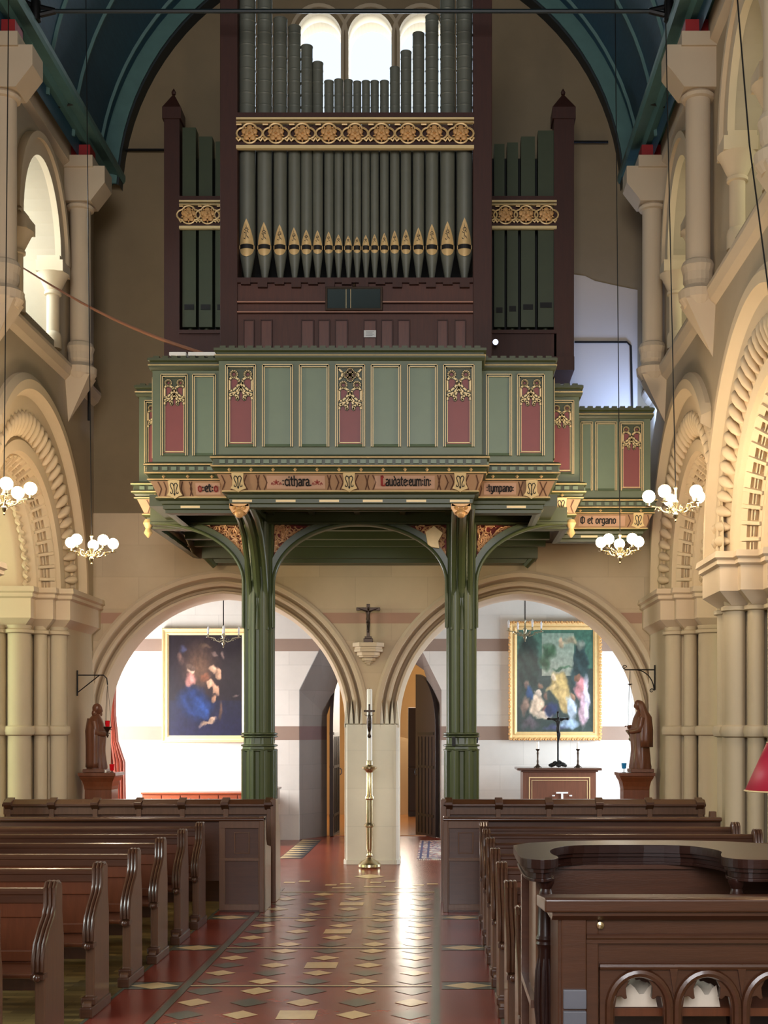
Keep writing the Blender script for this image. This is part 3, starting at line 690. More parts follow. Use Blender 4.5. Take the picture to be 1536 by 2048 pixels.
        mb.strip([(.02*iw, -(z1-z0)+2*t+.035), (.98*iw, -(z1-z0)+2*t+.035)], .008, .010, O2, U, Vector((0, 0, 1)), N)
        mb.build('gilt_tracery', M['gold_l'], par)
def px2x(px, d): return (px-PX)*d/F
for i, (a, b) in enumerate(((82, 245), (277, 440), (472, 632), (663, 822), (852, 1012), (1045, 1205), (1235, 1400))):
    d = 12.79; panel(px2x(420+a/2.648, d), px2x(420+b/2.648, d), 12.8, 4.615, 5.44, {0: 1, 3: 2, 6: 1}.get(i, 0))
for (a, b, k) in ((321.6, 376, 1), (385, 432, 0)):
    panel(px2x(a, 13.14), px2x(b, 13.14), 13.15, 4.60, 5.44, k)
for (a, b, k) in ((972, 1024, 0), (1034, 1089, 1)):
    panel(px2x(a, 13.14), px2x(b, 13.14), 13.15, 4.60, 5.44, k)
panel(px2x(289, 14.19), px2x(289, 14.19)+.27, 14.2, 4.62, 5.44, 1); panel(px2x(1148, 14.19)-.27, px2x(1148, 14.19), 14.2, 4.62, 5.44, 1)
for (a, b, k) in ((1161, 1185.6, 0), (1190, 1233.7, 0), (1238.8, 1287, 1)): panel(max(px2x(a, 15.19), 1.5), px2x(b, 15.19), 15.2, 4.62, 5.44, k)
for xx, nx in ((-2.955, -1), (1.175, 1)):
    for y0 in (13.25, 13.6): panel(y0, y0+.3, xx, 4.60, 5.44, 0, nx, 0)
for y0 in (14.35, 14.75, 15.15, 15.55, 15.95): panel(y0, y0+.33, -3.34, 4.6, 5.44, 1 if y0 in (14.35, 15.55) else 0, -1, 0)
# lettering ------------------------------------------------------
GL = {
 'c': (.62, [[(.6, .82), (.4, 1), (.12, .78), (.12, .22), (.38, 0), (.6, .15)]]),
 'i': (.34, [[(.14, 1), (.14, .12), (.24, 0)], [(.1, 1.28), (.2, 1.36)]]),
 't': (.5, [[(.2, 1.35), (.2, .15), (.42, 0)], [(.02, 1), (.42, 1)]]),
 'h': (.7, [[(.12, 1.5), (.12, 0)], [(.12, .8), (.36, 1), (.58, .8), (.58, .1), (.44, -.18)]]),
 'a': (.68, [[(.14, .9), (.36, 1), (.56, .82), (.56, .08), (.64, 0)], [(.56, .55), (.26, .5), (.12, .3), (.16, .06), (.34, 0), (.56, .16)]]),
 'r': (.5, [[(.14, 1), (.14, 0)], [(.14, .8), (.32, 1), (.48, .84)]]),
 'L': (.95, [[(.2, 1.5), (.2, .1), (.5, 0), (.85, .05), (.9, .3)], [(.2, 1.45), (.5, 1.5), (.6, 1.25)], [(.42, 1.3), (.42, .15)]]),
 'u': (.7, [[(.12, 1), (.12, .18), (.32, 0), (.56, .2)], [(.56, 1), (.56, .08), (.66, 0)]]),
 'd': (.68, [[(.2, 1.45), (.56, .85), (.56, .2), (.36, 0), (.12, .2), (.12, .75), (.32, .95), (.5, .85)]]),
 'e': (.62, [[(.58, .12), (.38, 0), (.12, .2), (.12, .78), (.38, 1), (.56, .82), (.52, .6), (.2, .46)]]),
 'm': (1.05, [[(.12, 1), (.12, 0)], [(.12, .82), (.32, 1), (.5, .85), (.5, 0)], [(.5, .82), (.7, 1), (.9, .85), (.9, .05), (.98, 0)]]),
 'n': (.7, [[(.12, 1), (.12, 0)], [(.12, .82), (.36, 1), (.56, .85), (.56, .08), (.64, 0)]]),
 'y': (.68, [[(.12, 1), (.12, .2), (.34, 0), (.56, .2)], [(.56, 1), (.56, 0), (.36, -.4), (.12, -.35)]]),
 'p': (.68, [[(.14, 1.05), (.14, -.45)], [(.14, .82), (.36, 1), (.56, .8), (.56, .2), (.36, 0), (.14, .14)]]),
 'o': (.66, [[(.34, 0), (.12, .2), (.12, .78), (.34, 1), (.56, .8), (.56, .22), (.34, 0)]]),
 'g': (.68, [[(.56, .9), (.32, 1), (.12, .78), (.12, .2), (.34, .04), (.56, .2)], [(.56, 1), (.56, -.15), (.36, -.42), (.12, -.32)]]),
 'O': (.95, [[(.45, 0), (.12, .3), (.12, 1.1), (.45, 1.4), (.8, 1.1), (.8, .3), (.45, 0)], [(.4, 1.3), (.4, .1)]]),
 ':': (.36, [[(.12, .26), (.2, .18)], [(.12, .82), (.2, .74)]]),
 '.': (.3, [[(.12, .1), (.2, .02)]]), ' ': (.4, [])}
VT = Vector((0, -.401, .916)); NTL = Vector((0, -.916, -.401))
def lettering(txt, xc, y, zc, h, width, red=()):
    """Blackletter on the sloping frieze; y is the plan line of the gallery front."""
    tot = sum(GL[c][0] for c in txt); sxx = width/(tot*h); O = Vector((xc-width/2, y+.015, zc-h/2))
    mb = MB(); u = 0
    for i, c in enumerate(txt):
        w, ls = GL[c]; m1 = MB() if i in red else mb
        for l in ls: m1.strip([((u+p[0])*h*sxx, p[1]*h) for p in l], .17*h*sxx+.0025, .003, O+NTL*.004, (1, 0, 0), VT, NTL)
        if i in red: tag(m1.build('initial_letter', M['redink'], fz), 'red letter')
        u += w
    mb.build('lettering', M['ink'], fz)
def ground(x0, x1, y, zc, h):
    O = Vector(((x0+x1)/2, y+.015, zc)); mb = MB()
    mb.obox(O+NTL*.003, (abs(x1-x0)/2, 0, 0), VT*h/2, NTL*.002); mb.build('scroll_ground', M['scroll_s'], fz)
def flower(xc, y, zc, r):
    mb = MB(); O = Vector((xc, y+.015, zc))+NTL*.005
    for k in range(5):
        a = k*2*PI/5+PI/2; q = [(0, 0), (r*.6*math.cos(a-.3), r*.6*math.sin(a-.3)), (r*math.cos(a), r*math.sin(a)), (r*.6*math.cos(a+.3), r*.6*math.sin(a+.3)), (0, 0)]
        mb.strip(q, .005, .002, O, (1, 0, 0), VT, NTL)
    for s in (-1, 1):
        mb.strip([(s*r*.9, -r*.7), (s*r*1.5, 0), (s*r*1.9, -r*.7), (s*r*1.4, -r*.5), (s*r*1.1, -r)], .005, .002, O, (1, 0, 0), VT, NTL)
    mb.build('painted_flower', M['redink'], fz)
def folds(xs, y, zc):
    O = Vector((0, y+.015, zc))
    for (x, b) in xs:
        mb = MB(); mb.strip([(x, -.072), (x+b*.5, -.04), (x+b, 0), (x+b*.5, .04), (x, .072)], .012, .002, O+NTL*.003, (1, 0, 0), VT, NTL); mb.build('scroll_fold', mat('scroll_fold_paint', (96, 60, 36), .6), fz)  # dark brown outlines of the ribbon folds
Y0 = 12.8; ZC = 4.265
g = lambda zx: px2x(420+zx/2.648, 12.8)
ground(g(300), g(608), Y0, ZC, .13); ground(g(872), g(1190), Y0, ZC, .13)
lettering(':cithara.', g(460), Y0, ZC, .066, g(538)-g(383)); flower(g(350), Y0, ZC, .028); flower(g(567), Y0, ZC, .028)
lettering('Laudate:eum:in:', g(1037), Y0, ZC, .066, g(1172)-g(900), red=(0,))
folds([(g(p), b) for p, b in ((62, .03), (108, .03), (195, -.03), (245, .02), (262, -.02), (285, .03), (622, .02), (640, -.02), (665, .03), (688, .03), (785, -.03), (822, .02), (842, -.02), (862, .03), (1205, .02), (1222, -.02), (1245, .03), (1275, .03), (1370, -.03), (1410, .02))], Y0, ZC)
g3 = lambda zx: px2x(940+zx/2.577, 13.15)
ground(g3(72), g3(238), 13.15, ZC, .12); lettering(':tympano:', g3(156), 13.15, ZC, .055, g3(228)-g3(84)); folds([(g3(p), b) for p, b in ((50, .02), (250, .02), (272, -.02), (360, .03), (395, -.03))], 13.15, ZC)
g4 = lambda zx: px2x(zx/2.954, 13.15)
ground(g4(1155), g4(1300), 13.15, ZC, .12); lettering('o:et:o', g4(1228), 13.15, ZC, .058, g4(1285)-g4(1165), red=(0, 5)); folds([(g4(p), b) for p, b in ((935, .03), (970, .02), (1080, -.02), (1120, .02), (1135, -.02))], 13.15, ZC)
g6 = lambda zx: px2x(940+zx/2.577, 15.2)
ground(g6(560), g6(800), 15.2, ZC, .12); lettering('O et organo', g6(660), 15.2, ZC, .06, g6(760)-g6(575)); folds([(g6(p), b) for p, b in ((815, .03), (915, .02))], 15.2, ZC)
folds([(-3.25, .03), (-3.12, .03)], 14.2, ZC); folds([(1.3, .03), (1.5, -.03)], 14.2, ZC)
def shield(xc, y, zc):
    w, h = .075, .088; q = [(-w*.8, h), (-w*.35, h*1.08), (w*.35, h*1.08), (w*.8, h), (w*.72, h*.3), (w*.78, -.3*h), (w*1.05, -.72*h), (w*.8, -.78*h), (w*.45, -.88*h), (0, -1.15*h), (-w*.45, -.88*h), (-w*.8, -.78*h), (-w*1.05, -.72*h), (-w*.78, -.3*h), (-w*.72, .3*h)]
    O = Vector((xc, y-.0, zc)); mb = MB(); mb.prism(q, O, (1, 0, 0), VT, NTL*.02); s = mb.build('shield', M['gold_l'], lc)
    tag(s, 'gilt shield with a black monogram')
    mb = MB(); O = O+NTL*.02
    for s_ in (-1, 1):
        mb.strip([(s_*p[0]*w, p[1]*h) for p in ((.0, .35), (.12, .66), (.35, .72), (.5, .5), (.38, .15), (.25, -.1), (.22, -.35), (.35, -.52), (.52, -.45), (.5, -.3))], .008, .003, O, (1, 0, 0), VT, NTL)
    mb.strip([(0, .35*h), (0, -.7*h)], .009, .003, O, (1, 0, 0), VT, NTL); mb.strip([(-.12*w, -.5*h), (0, -.72*h), (.12*w, -.5*h)], .007, .003, O, (1, 0, 0), VT, NTL)
    mb.build('monogram', M['ink'], lc)
for zx in (150, 738, 1325): shield(g(zx), 12.79, ZC)
shield(px2x(349, 13.14), 13.14, 4.26); shield(px2x(1063, 13.14), 13.14, 4.26); shield(px2x(315, 14.19), 14.19, 4.27); shield(px2x(1122, 14.19), 14.19, 4.27); shield(px2x(1276, 15.19), 15.19, 4.27)
# carved corner bosses under the front
for x in (px2x(480, 12.95), px2x(922, 12.95)):
    mb = MB(); mb.box(x-.095, x+.095, 12.9, 13.05, 4.04, 4.08); mb.sphere((x, 12.95, 4.0), .075, 12, (1.1, .8, .8)); mb.sphere((x, 12.92, 3.97), .05, 10)
    for s in (-1, 1):
        mb.prism([(0, 0), (s*.1, .05), (s*.1, .0), (s*.07, -.05)], (x, 12.9, 4.02), (1, 0, 0), (0, 0, 1), (0, .05, 0)); mb.sphere((x+s*.05, 12.9, 4.025), .022, 8)
    mb.build('carved_boss', M['gold_d'], GAL, True)
# columns ---------------------------------------------------------
def star(r, n=8, k=.84, m=3):
    out = []
    for i in range(n):
        a = 2*PI*(i+.5)/n
        for (da, q) in ((-.20, 1.0), (-.07, 1.0), (.0, .97), (.07, 1.0), (.20, 1.0), (.28, k), (2*PI/n-.28, k)):
            out.append((r*q*math.cos(a+da), r*q*math.sin(a+da)))
    return out
for x in (-2.0, .25):
    c = empty('column', (x, 14.2, 0)); c.parent = GAL; c.matrix_parent_inverse = GAL.matrix_world.inverted(); bpy.context.view_layer.update()
    mb = MB(); mb.prism(star(.172), (x, 14.2, 1.62), (1, 0, 0), (0, 1, 0), (0, 0, 2.45)); mb.build('shaft', M['green_c'], c)
    mb = MB(); mb.prism(star(.20), (x, 14.2, .5), (1, 0, 0), (0, 1, 0), (0, 0, 1.05)); mb.lathe([(.24, 0), (.24, .3), (.23, .36), (.22, .42), (.21, .5)], (x, 14.2, 0), 8, ph=PI/8)
    mb.build('base', M['green_c'], c)
    mb = MB()
    for z in (1.55, 1.60, 1.70, 1.73): mb.lathe([(.19, z-.012), (.205, z-.004), (.205, z+.006), (.185, z+.014)], (x, 14.2, 0), 16)
    mb.lathe([(.20, 1.54), (.18, 1.62), (.176, 1.7)], (x, 14.2, 0), 8, ph=PI/8); mb.build('ring', M['green_c'], c, True)
    # curved bracket flowing forward to the gallery front
    mb = MB(); q = [(0, 3.25), (-.10, 3.45), (-.22, 3.66), (-.45, 3.88), (-.75, 4.0), (-1.15, 4.06), (-1.2, 4.14), (0, 4.14)]
    mb.prism(q, (x-.05, 14.2, 0), (0, 1, 0), (0, 0, 1), (.10, 0, 0))
    for dx, r in ((-.09, .03), (.09, .03), (0, .045)): mb.tube([(x+dx, 14.2+p[0]-.1, p[1]-.02) for p in [(-.02, 2.9)]+q[:6]], r, 8)
    mb.build('forward_bracket', M['green_c'], c, True)
# arched braces and carved spandrels at the column line
ZB = 4.055; rise = .66
def brace(x0, x1, name_rim, shieldx=None, seed=1):
    """Elliptic brace from the column face x0 (low) to x1 (high, level with the beam)."""
    s = 1 if x1 > x0 else -1; w = abs(x1-x0); q = []
    for i in range(25):
        t = PI/2*i/24; q.append((x1-s*w*math.cos(t), ZB-rise+(rise)*math.sin(t)-.005))   # from low to high
    low = [(x0, ZB-rise-.5)]
    inner = low+q
    outer = [(x0-s*.02, ZB-rise-.5)]+[(x1-s*(w+.0)*math.cos(PI/2*i/24)*1.0-s*0, ZB-rise+.06+rise*math.sin(PI/2*i/24)) for i in range(25)]
    mb = MB(); rows = []
    for (a, b) in zip(inner, outer):
        k = .075; n = Vector((b[0]-a[0], b[1]-a[1])); 
        rows.append([(a[0], 14.13, a[1]), (a[0], 14.27, a[1]), (a[0]-s*.06, 14.27, a[1]+k), (a[0]-s*.06, 14.13, a[1]+k), (a[0], 14.13, a[1])])
    mb.grid(rows); mb.build('brace_rim', M['green_c'], GAL, True)
    mb = MB(); mb.tube([(a[0], 14.12, a[1]+.01) for a in inner], .02, 8); mb.tube([(a[0], 14.12, a[1]+.01) for a in inner], .012, 6); mb.build('brace_bead', M['green_c'], GAL, True)
    # carved field
    fld = [(x0, ZB), (x0, ZB-rise+.05)]+[(p[0]-s*.05, min(ZB, p[1]+.06)) for p in q if p[1]+.06 < ZB]
    mb = MB(); mb.prism(fld, (0, 14.19, 0), (1, 0, 0), (0, 0, 1), (0, .04, 0)); sp = mb.build('spandrel', M['foilred'], GAL); tag(sp, 'red spandrel with gilt carved foliage')
    R = random.Random(seed)
    def inside(x, z):
        u = (x-x0)*s
        if u < .01 or u > w or z > ZB-.01: return False
        c = 1-u/w; zl = ZB-rise+rise*math.sqrt(max(0, 1-c*c)); return z > zl+.07
    mb = MB(); k = 0
    while k < 62:
        x = x0+s*R.random()**1.5*w; z = ZB-R.random()*rise
        if not inside(x, z): continue
        k += 1; r = R.uniform(.03, .075); a0 = R.uniform(0, 6.28); dr = R.choice((-1, 1)); pts = []; rad = []
        for j in range(12):
            rr = r*(1-j/13); a = a0+dr*j*.5; p = (x+rr*math.cos(a)-r*math.cos(a0), z+rr*math.sin(a)-r*math.sin(a0))
            if inside(p[0], p[1]): pts.append((p[0], 14.17-.02*R.random(), p[1])); rad.append(.0095*(1-.05*j))
        if len(pts) > 3: mb.tube(pts, rad, 5)
        mb.sphere((x, 14.17, z), R.uniform(.007, .013), 6, (1, .8, 1))
    mb.build('carved_foliage', mat('foliage_gilding', (220, 168, 118), .45, .1, .25, 20, .1), GAL, True)
brace(-1.835, CX, 'rim', None, 3); brace(.085, CX, 'rim', None, 4)
brace(-2.165, -3.15, 'rim', None, 5); brace(.415, 1.37, 'rim', None, 6)
mb = MB(); mb.prism([(-.095, .05), (0, .12), (.1, .04), (.05, -.05), (.06, -.13), (-.02, -.12), (-.07, -.09)], (px2x(868, 14.1), 14.1, px2x(0, 1)*0+1.8+(1455-1073)*14.1/F), (1, 0, 0), (0, 0, 1), (0, .05, 0))
tag(mb.build('blank_shield', M['gold'], GAL, False, .004), 'plain gilt shield on the right spandrel')
# hanging gilt pendants at the outer ends
for s in (-1, 1):
    mb = MB(); mb.lathe([(.01, 0), (.05, .05), (.03, .1), (.06, .16), (.04, .2)], (CX+s*2.37, 14.3, 3.93), 10); mb.build('pendant', M['gold'], GAL, True)
# ============================================================ ORGAN
ORG = empty('pipe_organ', (CX, 13.9, 4.6), 'tall pipe organ with grey stencilled pipes in a dark wooden case on the gallery', 'organ')
D = 13.6
xl = px2x(440, D), px2x(475, D), px2x(946, D), px2x(984, D)
def zz(py, d): return H-(py-PY)*d/F
for a, b in ((0, 1), (2, 3)):
    mb = MB(); mb.box(xl[a], xl[b], D, D+.3, 4.342, 9.9); mb.box(xl[a]-.01, xl[b]+.01, D-.01, D+.31, 9.9, 10.0); mb.build('case_post', M['case'], ORG, False, .006)
zb = zz(560, D)
mb = MB(); mb.box(xl[1], xl[2], D+.02, D+.25, 4.342, zb); mb.box(xl[1], xl[2], D-.02, D+.2, zz(607, D), zz(603, D)); mb.box(xl[1], xl[2], D-.02, D+.2, zz(627, D), zz(623, D))
mb.box(xl[0], xl[3], D+.3, D+1.9, 4.342, 6.3)
bc = mb.build('impost_board', M['case_p'], ORG)
mb = MB()
for k in range(14):
    x = xl[1]+(xl[2]-xl[1])*(k+.5)/14; mb.box(x-.05, x+.05, D-.03, D+.02, zz(570, D)-(.03 if k % 2 else 0), zb+.01)
mb.box(xl[1], xl[2], D-.026, D+.1, zb-.034, zb+.018); mb.build('battlement', M['case'], ORG)
mb = MB()
for q in (604, 624): mb.box(xl[1], xl[2], D-.028, D-.018, zz(q+2, D), zz(q, D))
mb.build('beading', mat('light_bead', (168, 118, 92), .4), ORG)
pz0, pz1 = zz(700, D), zz(640, D)
for (a, b) in ((487, 509), (521, 545), (602, 628), (636, 660), (670, 696), (727, 753), (762, 786), (795, 820), (874, 896), (909, 932)):
    x0, x1 = px2x(a, D), px2x(b, D); mb = MB(); mb.box(x0, x1, D-.005, D+.02, 5.0, pz1); 
    mb.prism([(0, 0), (x1-x0, 0), (x1-x0, .012), (0, .012)], (x0, D-.006, pz1-.006), (1, 0, 0), (0, 0, 1), (0, -.006, 0))
    for xx in (x0, x1-.01): mb.box(xx, xx+.01, D-.018, D, 5.0, pz1)
    mb.build('panel', M['case'], ORG)
    mb = MB(); mb.box(x0+.012, x1-.012, D-.004, D-.0065, 5.0, pz1-.014); mb.build('panel_field', wood('organ_field_wood', (96, 48, 26), .4, .2, 2), ORG)
# back wall of the case so the wall does not show between the lower pipes
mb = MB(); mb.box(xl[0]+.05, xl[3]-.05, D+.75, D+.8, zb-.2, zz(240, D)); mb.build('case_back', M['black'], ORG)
# pipes
CEN = [188, 277, 357, 430, 493, 550, 607, 657, 707, 752, 797, 842, 892, 945, 1003, 1067, 1136, 1216, 1303]
WID = [84, 76, 70, 64, 60, 54, 49, 46, 43, 42, 42, 43, 46, 50, 55, 60, 67, 75, 82]
TOP = [-60, -40, 85, 125, 225, 310, 405, 398, 400, 408, 405, 405, 405, 335, 253, 160, 72, -40, -60]
LF = [1105, 1122, 1133, 1147, 1158, 1160, 1166, 1180, 1186, 1190, 1182, 1178, 1172, 1160, 1155, 1147, 1130, 1118, 1100]
for i in range(19):
    x = px2x(420+CEN[i]/2.56, D+.1); r = WID[i]/2.56/2*(D+.1)/F; yc = D+.16
    zt = zz(TOP[i]/2.56, D+.1); zm = zz(1242/2.56, D); zl = zz(LF[i]/2.56, D); zf = zz(1272/2.56, D)
    mb = MB(); mb.lathe([(r*.25, zb), (r*.3, zb+.03), (r*.98, zf), (r, zf+.01), (r, zt-.01), (r*1.05, zt-.01), (r*1.05, zt), (r*.9, zt)], (x, yc, 0), 24)
    if zt > zz(235, D)+.1:
        z = zz(225, D)
        while z < zt-.05: mb.lathe([(r, z-.012), (r*1.06, z), (r, z+.012)], (x, yc, 0), 20); z += .13
    pp = mb.build('pipe', M['pipe'], ORG, True)
    # leaf-shaped gilt mouth with stencil, wrapped on the front of the pipe
    hL = zl-zm; hb = .115*(r/.09)*.9; hw = r*.86
    def surf(u, z, o): a = max(-.97, min(.97, u/r)); return (x+u, yc-math.sqrt(1-a*a)*(r+o), z)
    def leafw(t): return hw*(1-t**1.7)**.95 if t < 1 else 0
    mb = MB(); rows = []
    for j in range(15):
        t = j/14; w = leafw(t); rows.append([surf(-w+2*w*k/8, zm+hL*t, .004) for k in range(9)])
    mb.grid(rows); rows = []
    for j in range(8):
        t = j/7; w = hw*math.sqrt(max(0, 1-t*t)); rows.append([surf(-w+2*w*k/8, zm-.02-hb*t, .004) for k in range(9)])
    mb.grid(rows)
    for s in (-1, 1): mb.tube([surf(s*hw, zm-.03, .006), surf(s*hw, zm+.01, .006)], .006, 5)
    mt = mb.build('pipe_mouth', M['gold'], pp, True)
    mb = MB(); rows = [[surf(-hw*.95+2*hw*.95*k/8, z, .007) for k in range(9)] for z in (zm-.034, zm+.014)]; mb.grid(rows)
    sc = r/.09
    for (u0, v0, u1, v1, ww) in ((-.1, .1, .05, .5, .1), (.05, .5, -.05, .8, .08), (-.1, .12, -.45, .2, .14), (0, .3, .4, .14, .14), (.0, .35, -.4, .45, .13), (.05, .5, .35, .38, .12)):
        a = Vector((u0*hw, zm+.03+v0*hL*.9)); b = Vector((u1*hw, zm+.03+v1*hL*.9)); d = (b-a); n = Vector((-d.y, d.x)).normalized()*ww*hw*.5
        mb.add([surf(a.x, a.y, .008), surf((a.x+b.x)/2+n.x, (a.y+b.y)/2+n.y, .008), surf(b.x, b.y, .008), surf((a.x+b.x)/2-n.x, (a.y+b.y)/2-n.y, .008)], [(0, 1, 2, 3)])
    for k in range(6):
        a = k*PI/3; cx_, cz_ = .02*hw+.22*hw*math.cos(a), zm+hL*.58+.22*hw*math.sin(a); q = .1*hw
        mb.add([surf(cx_-q, cz_, .008), surf(cx_, cz_-q, .008), surf(cx_+q, cz_, .008), surf(cx_, cz_+q, .008)], [(0, 1, 2, 3)])
    mb.build('mouth_slot', M['ink'], pp)
# gilt frieze bands with Tudor roses
def band(x0, x1, y, z0, z1, n, skip=0):
    mb = MB(); h = z1-z0
    for (a, b) in ((z0, z0+.035), (z1-.02, z1), (z1-.055, z1-.045)): mb.box(x0, x1, y-.03, y+.02, a, b)
    bd = mb.build('gilt_band', M['gold_l'], ORG)
    mb = MB(); mb.box(x0, x1, y-.02, y+.03, z1-.0, z1+.055); mb.box(x0, x1, y-.01, y+.02, z0+.035, z0+.075); mb.box(x0, x1, y+.03, y+.05, z0+.05, z1-.06); mb.build('rail', M['case'], bd)
    mb = MB(); p = (x1-x0)/n
    for k in range(n):
        cx_, cz_ = x0+p*(k+.5), (z0+z1)/2+.0; R0 = h*.30
        # cusped quatrefoil surround
        for a in range(4):
            an = a*PI/2; c = (cx_+R0*.55*math.cos(an)*1.15, cz_+R0*.45*math.sin(an))
            mb.tube([(c[0]+R0*.75*math.cos(an+t), y-.015, c[1]+R0*.6*math.sin(an+t)) for t in [-1.5+3.0*q/8 for q in range(9)]], .011, 5)
        mb.tube([(cx_+p*.5*q, y-.015, z1-.07-.02*abs(q)*0 - (0 if abs(q) > .5 else 0)) for q in (-1, -.6)], .01, 5)
        for s in (-1, 1): mb.tube([(cx_+s*p*.33, y-.015, z0+.11), (cx_+s*p*.42, y-.015, z0+.085), (cx_+s*p*.5, y-.015, z0+.12)], .012, 5)
    mb.build('quatrefoil_tracery', M['gold'], bd, True)
    for k in range(skip, n):
        cx_, cz_ = x0+p*(k+.5), (z0+z1)/2
        mb = MB()
        for ring, (m, rr, sz) in enumerate(((5, h*.17, h*.10), (5, h*.085, h*.075))):
            for j in range(m): 
                a = 2*PI*j/m+PI/2+ring*.63; mb.sphere((cx_+rr*math.cos(a), y-.02-ring*.012, cz_+rr*math.sin(a)), sz, 8, (1, .45, 1))
        mb.sphere((cx_, y-.045, cz_), h*.05, 8)
        for j in range(5):
            a = 2*PI*j/5-PI/2; mb.prism([(.2*h*math.cos(a-.2), .2*h*math.sin(a-.2)), (.3*h*math.cos(a), .3*h*math.sin(a)), (.2*h*math.cos(a+.2), .2*h*math.sin(a+.2))], (cx_, y, cz_), (1, 0, 0), (0, 0, 1), (0, -.02, 0))
        mb.build('rose', M['gold_d'], bd, True)
band(xl[1]-.01, xl[2]+.01, D, zz(299, D), zz(237, D), 9)
# side towers
D2 = 15.9
for s, posts, pipes, bx in ((-1, (328, 359), ((362, 392, 252), (395, 425, 270), (428, 460, 280)), (359, 472)), (1, (1108, 1148), ((958, 985, 300), (987, 1011, 285), (1013, 1038, 282), (1041, 1072, 270), (1075, 1110, 258)), (950, 1113))):
    x0, x1 = px2x(posts[0], D2), px2x(posts[1], D2); xc = (x0+x1)/2; w = (x1-x0)/2
    mb = MB(); mb.box(x0, x1, D2, D2+.25, zz(740, D2) if s > 0 else 4.6, zz(238, D2)); mb.box(x0-.02, x1+.02, D2-.02, D2+.27, zz(238, D2), zz(215, D2))
    mb.add([(x0-.02, D2-.02, zz(215, D2)), (x1+.02, D2-.02, zz(215, D2)), (x1+.02, D2+.27, zz(215, D2)), (x0-.02, D2+.27, zz(215, D2)), (xc, D2+.12, zz(178, D2))], [(0, 1, 4), (1, 2, 4), (2, 3, 4), (3, 0, 4), (0, 1, 2, 3)])
    mb.lathe([(.025, 0), (.03, .03), (.001, .08)], (xc, D2+.12, zz(180, D2)), 8)
    mb.build('tower_post', M['case'], ORG, False, .005)
    for (a, b, t) in pipes:
        p0, p1 = px2x(a, D2), px2x(b, D2); zt = zz(t, D2); zm_ = zz(612 if s < 0 else 608+(1110-b)*.10, D2)
        mb = MB(); mb.box(p0+.01, p1-.01, D2+.04, D2+.22, zz(652, D2), zt); mb.lathe([(.03, zz(668, D2)), (.03, zz(650, D2))], ((p0+p1)/2, D2+.13, 0), 10); pp = mb.build('wooden_pipe', M['pipe_w'], ORG)
        mb = MB(); mb.box(p0+.035, p1-.035, D2+.03, D2+.041, zm_-.035, zm_+.03); mb.build('pipe_mouth', M['black'], pp)
    b0, b1 = px2x(bx[0], D2), px2x(bx[1], D2)
    band(b0, b1, D2, zz(459, D2), zz(402, D2), 3 if s < 0 else 4)
    mb = MB(); mb.box(b0, b1, D2-.0, D2+.3, zz(720, D2), zz(662, D2)); mb.box(b0, b1, D2-.03, D2+.02, zz(668, D2), zz(661, D2)); mb.build('tower_base', M['case'], ORG)
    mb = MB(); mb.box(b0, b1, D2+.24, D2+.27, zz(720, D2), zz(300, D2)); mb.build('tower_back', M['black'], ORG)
    if s > 0:
        mb = MB(); mb.box(px2x(975, D2), x1, D2-.05, D2+.6, zz(742, D2), zz(715, D2)); mb.build('tower_base', M['case'], ORG)
# mirror screen, notice, bulb
d = D-.022; x0, x1, z0, z1 = px2x(651, d), px2x(765, d), zz(622, d), zz(575, d)
t = empty('organist_mirror', ((x0+x1)/2, d, z0), 'dark rectangular organist mirror fixed to the front of the organ case', 'mirror')
mb = MB(); e = .022
for b in ((x0, x1, z0, z0+e), (x0, x1, z1-e, z1), (x0, x0+e, z0, z1), (x1-e, x1, z0, z1)): mb.box(b[0], b[1], d-.03, d+.02, b[2], b[3])
mb.lathe([(.012, 0), (.02, .03), (.01, .05)], ((x0+x1)/2, d, z1), 8); mb.build('frame', M['bronze'], t, False, .003)
mb = MB(); mb.box(x0+e, x1-e, d-.015, d+.01, z0+e, z1-e); mb.build('glass', mat('mirror_glass', (90, 96, 90), .12, .8, .05, bump=0), t)
mb = MB()
for q in (.36, .44): mb.box(x0+(x1-x0)*q, x0+(x1-x0)*q+.004, d-.019, d-.016, z0+e, z1-e)
mb.build('etched_line', M['gold_l'], t)
d = D-.02; mb = MB(); mb.box(px2x(728, d), px2x(752, d), d-.01, d-.004, zz(675, d), zz(661, d)); nt = mb.build('paper_notice', M['white'])
tag(nt, 'small white paper notice pinned to the dark organ panelling', 'notice')
mb = MB()
for k in range(4): mb.box(px2x(732, d), px2x(748-(k % 2)*3, d), d-.012, d-.01, zz(664.4+k*2.6, d), zz(663.6+k*2.6, d))
mb.build('faint_printed_lines', mat('grey_ink', (150, 150, 150), .6, bump=0), nt)
p = at(991, 684, 15.7); t = empty('organ_lamp', p, 'small round white lamp bulb glowing at the foot of the right organ tower', 'lamp')
mb = MB(); mb.sphere(p, .035, 14); mb.build('bulb', mat('white_bulb', (230, 235, 255), .3, bump=0, emit=(225, 230, 255), es=1.2), t, True)
mb = MB(); mb.lathe([(.02, 0), (.02, .1)], (p.x, p.y+.02, p.z), 8, 'y'); mb.build('socket', M['black'], t)
for i, (a, b, c_) in enumerate(((338, 372, 716), (376, 432, 717))):
    mb = MB(); d = 13.1; mb.box(px2x(a, d), px2x(b, d), d, d+.14, 5.622, 5.66); tag(mb.build('hymn_book', M['white'], None, False, .005), ('pale book lying on the gallery ledge against the brown wall', 'wide pale book lying on the gallery ledge beside the organ post')[i], 'book', 'pale books on the gallery ledge')
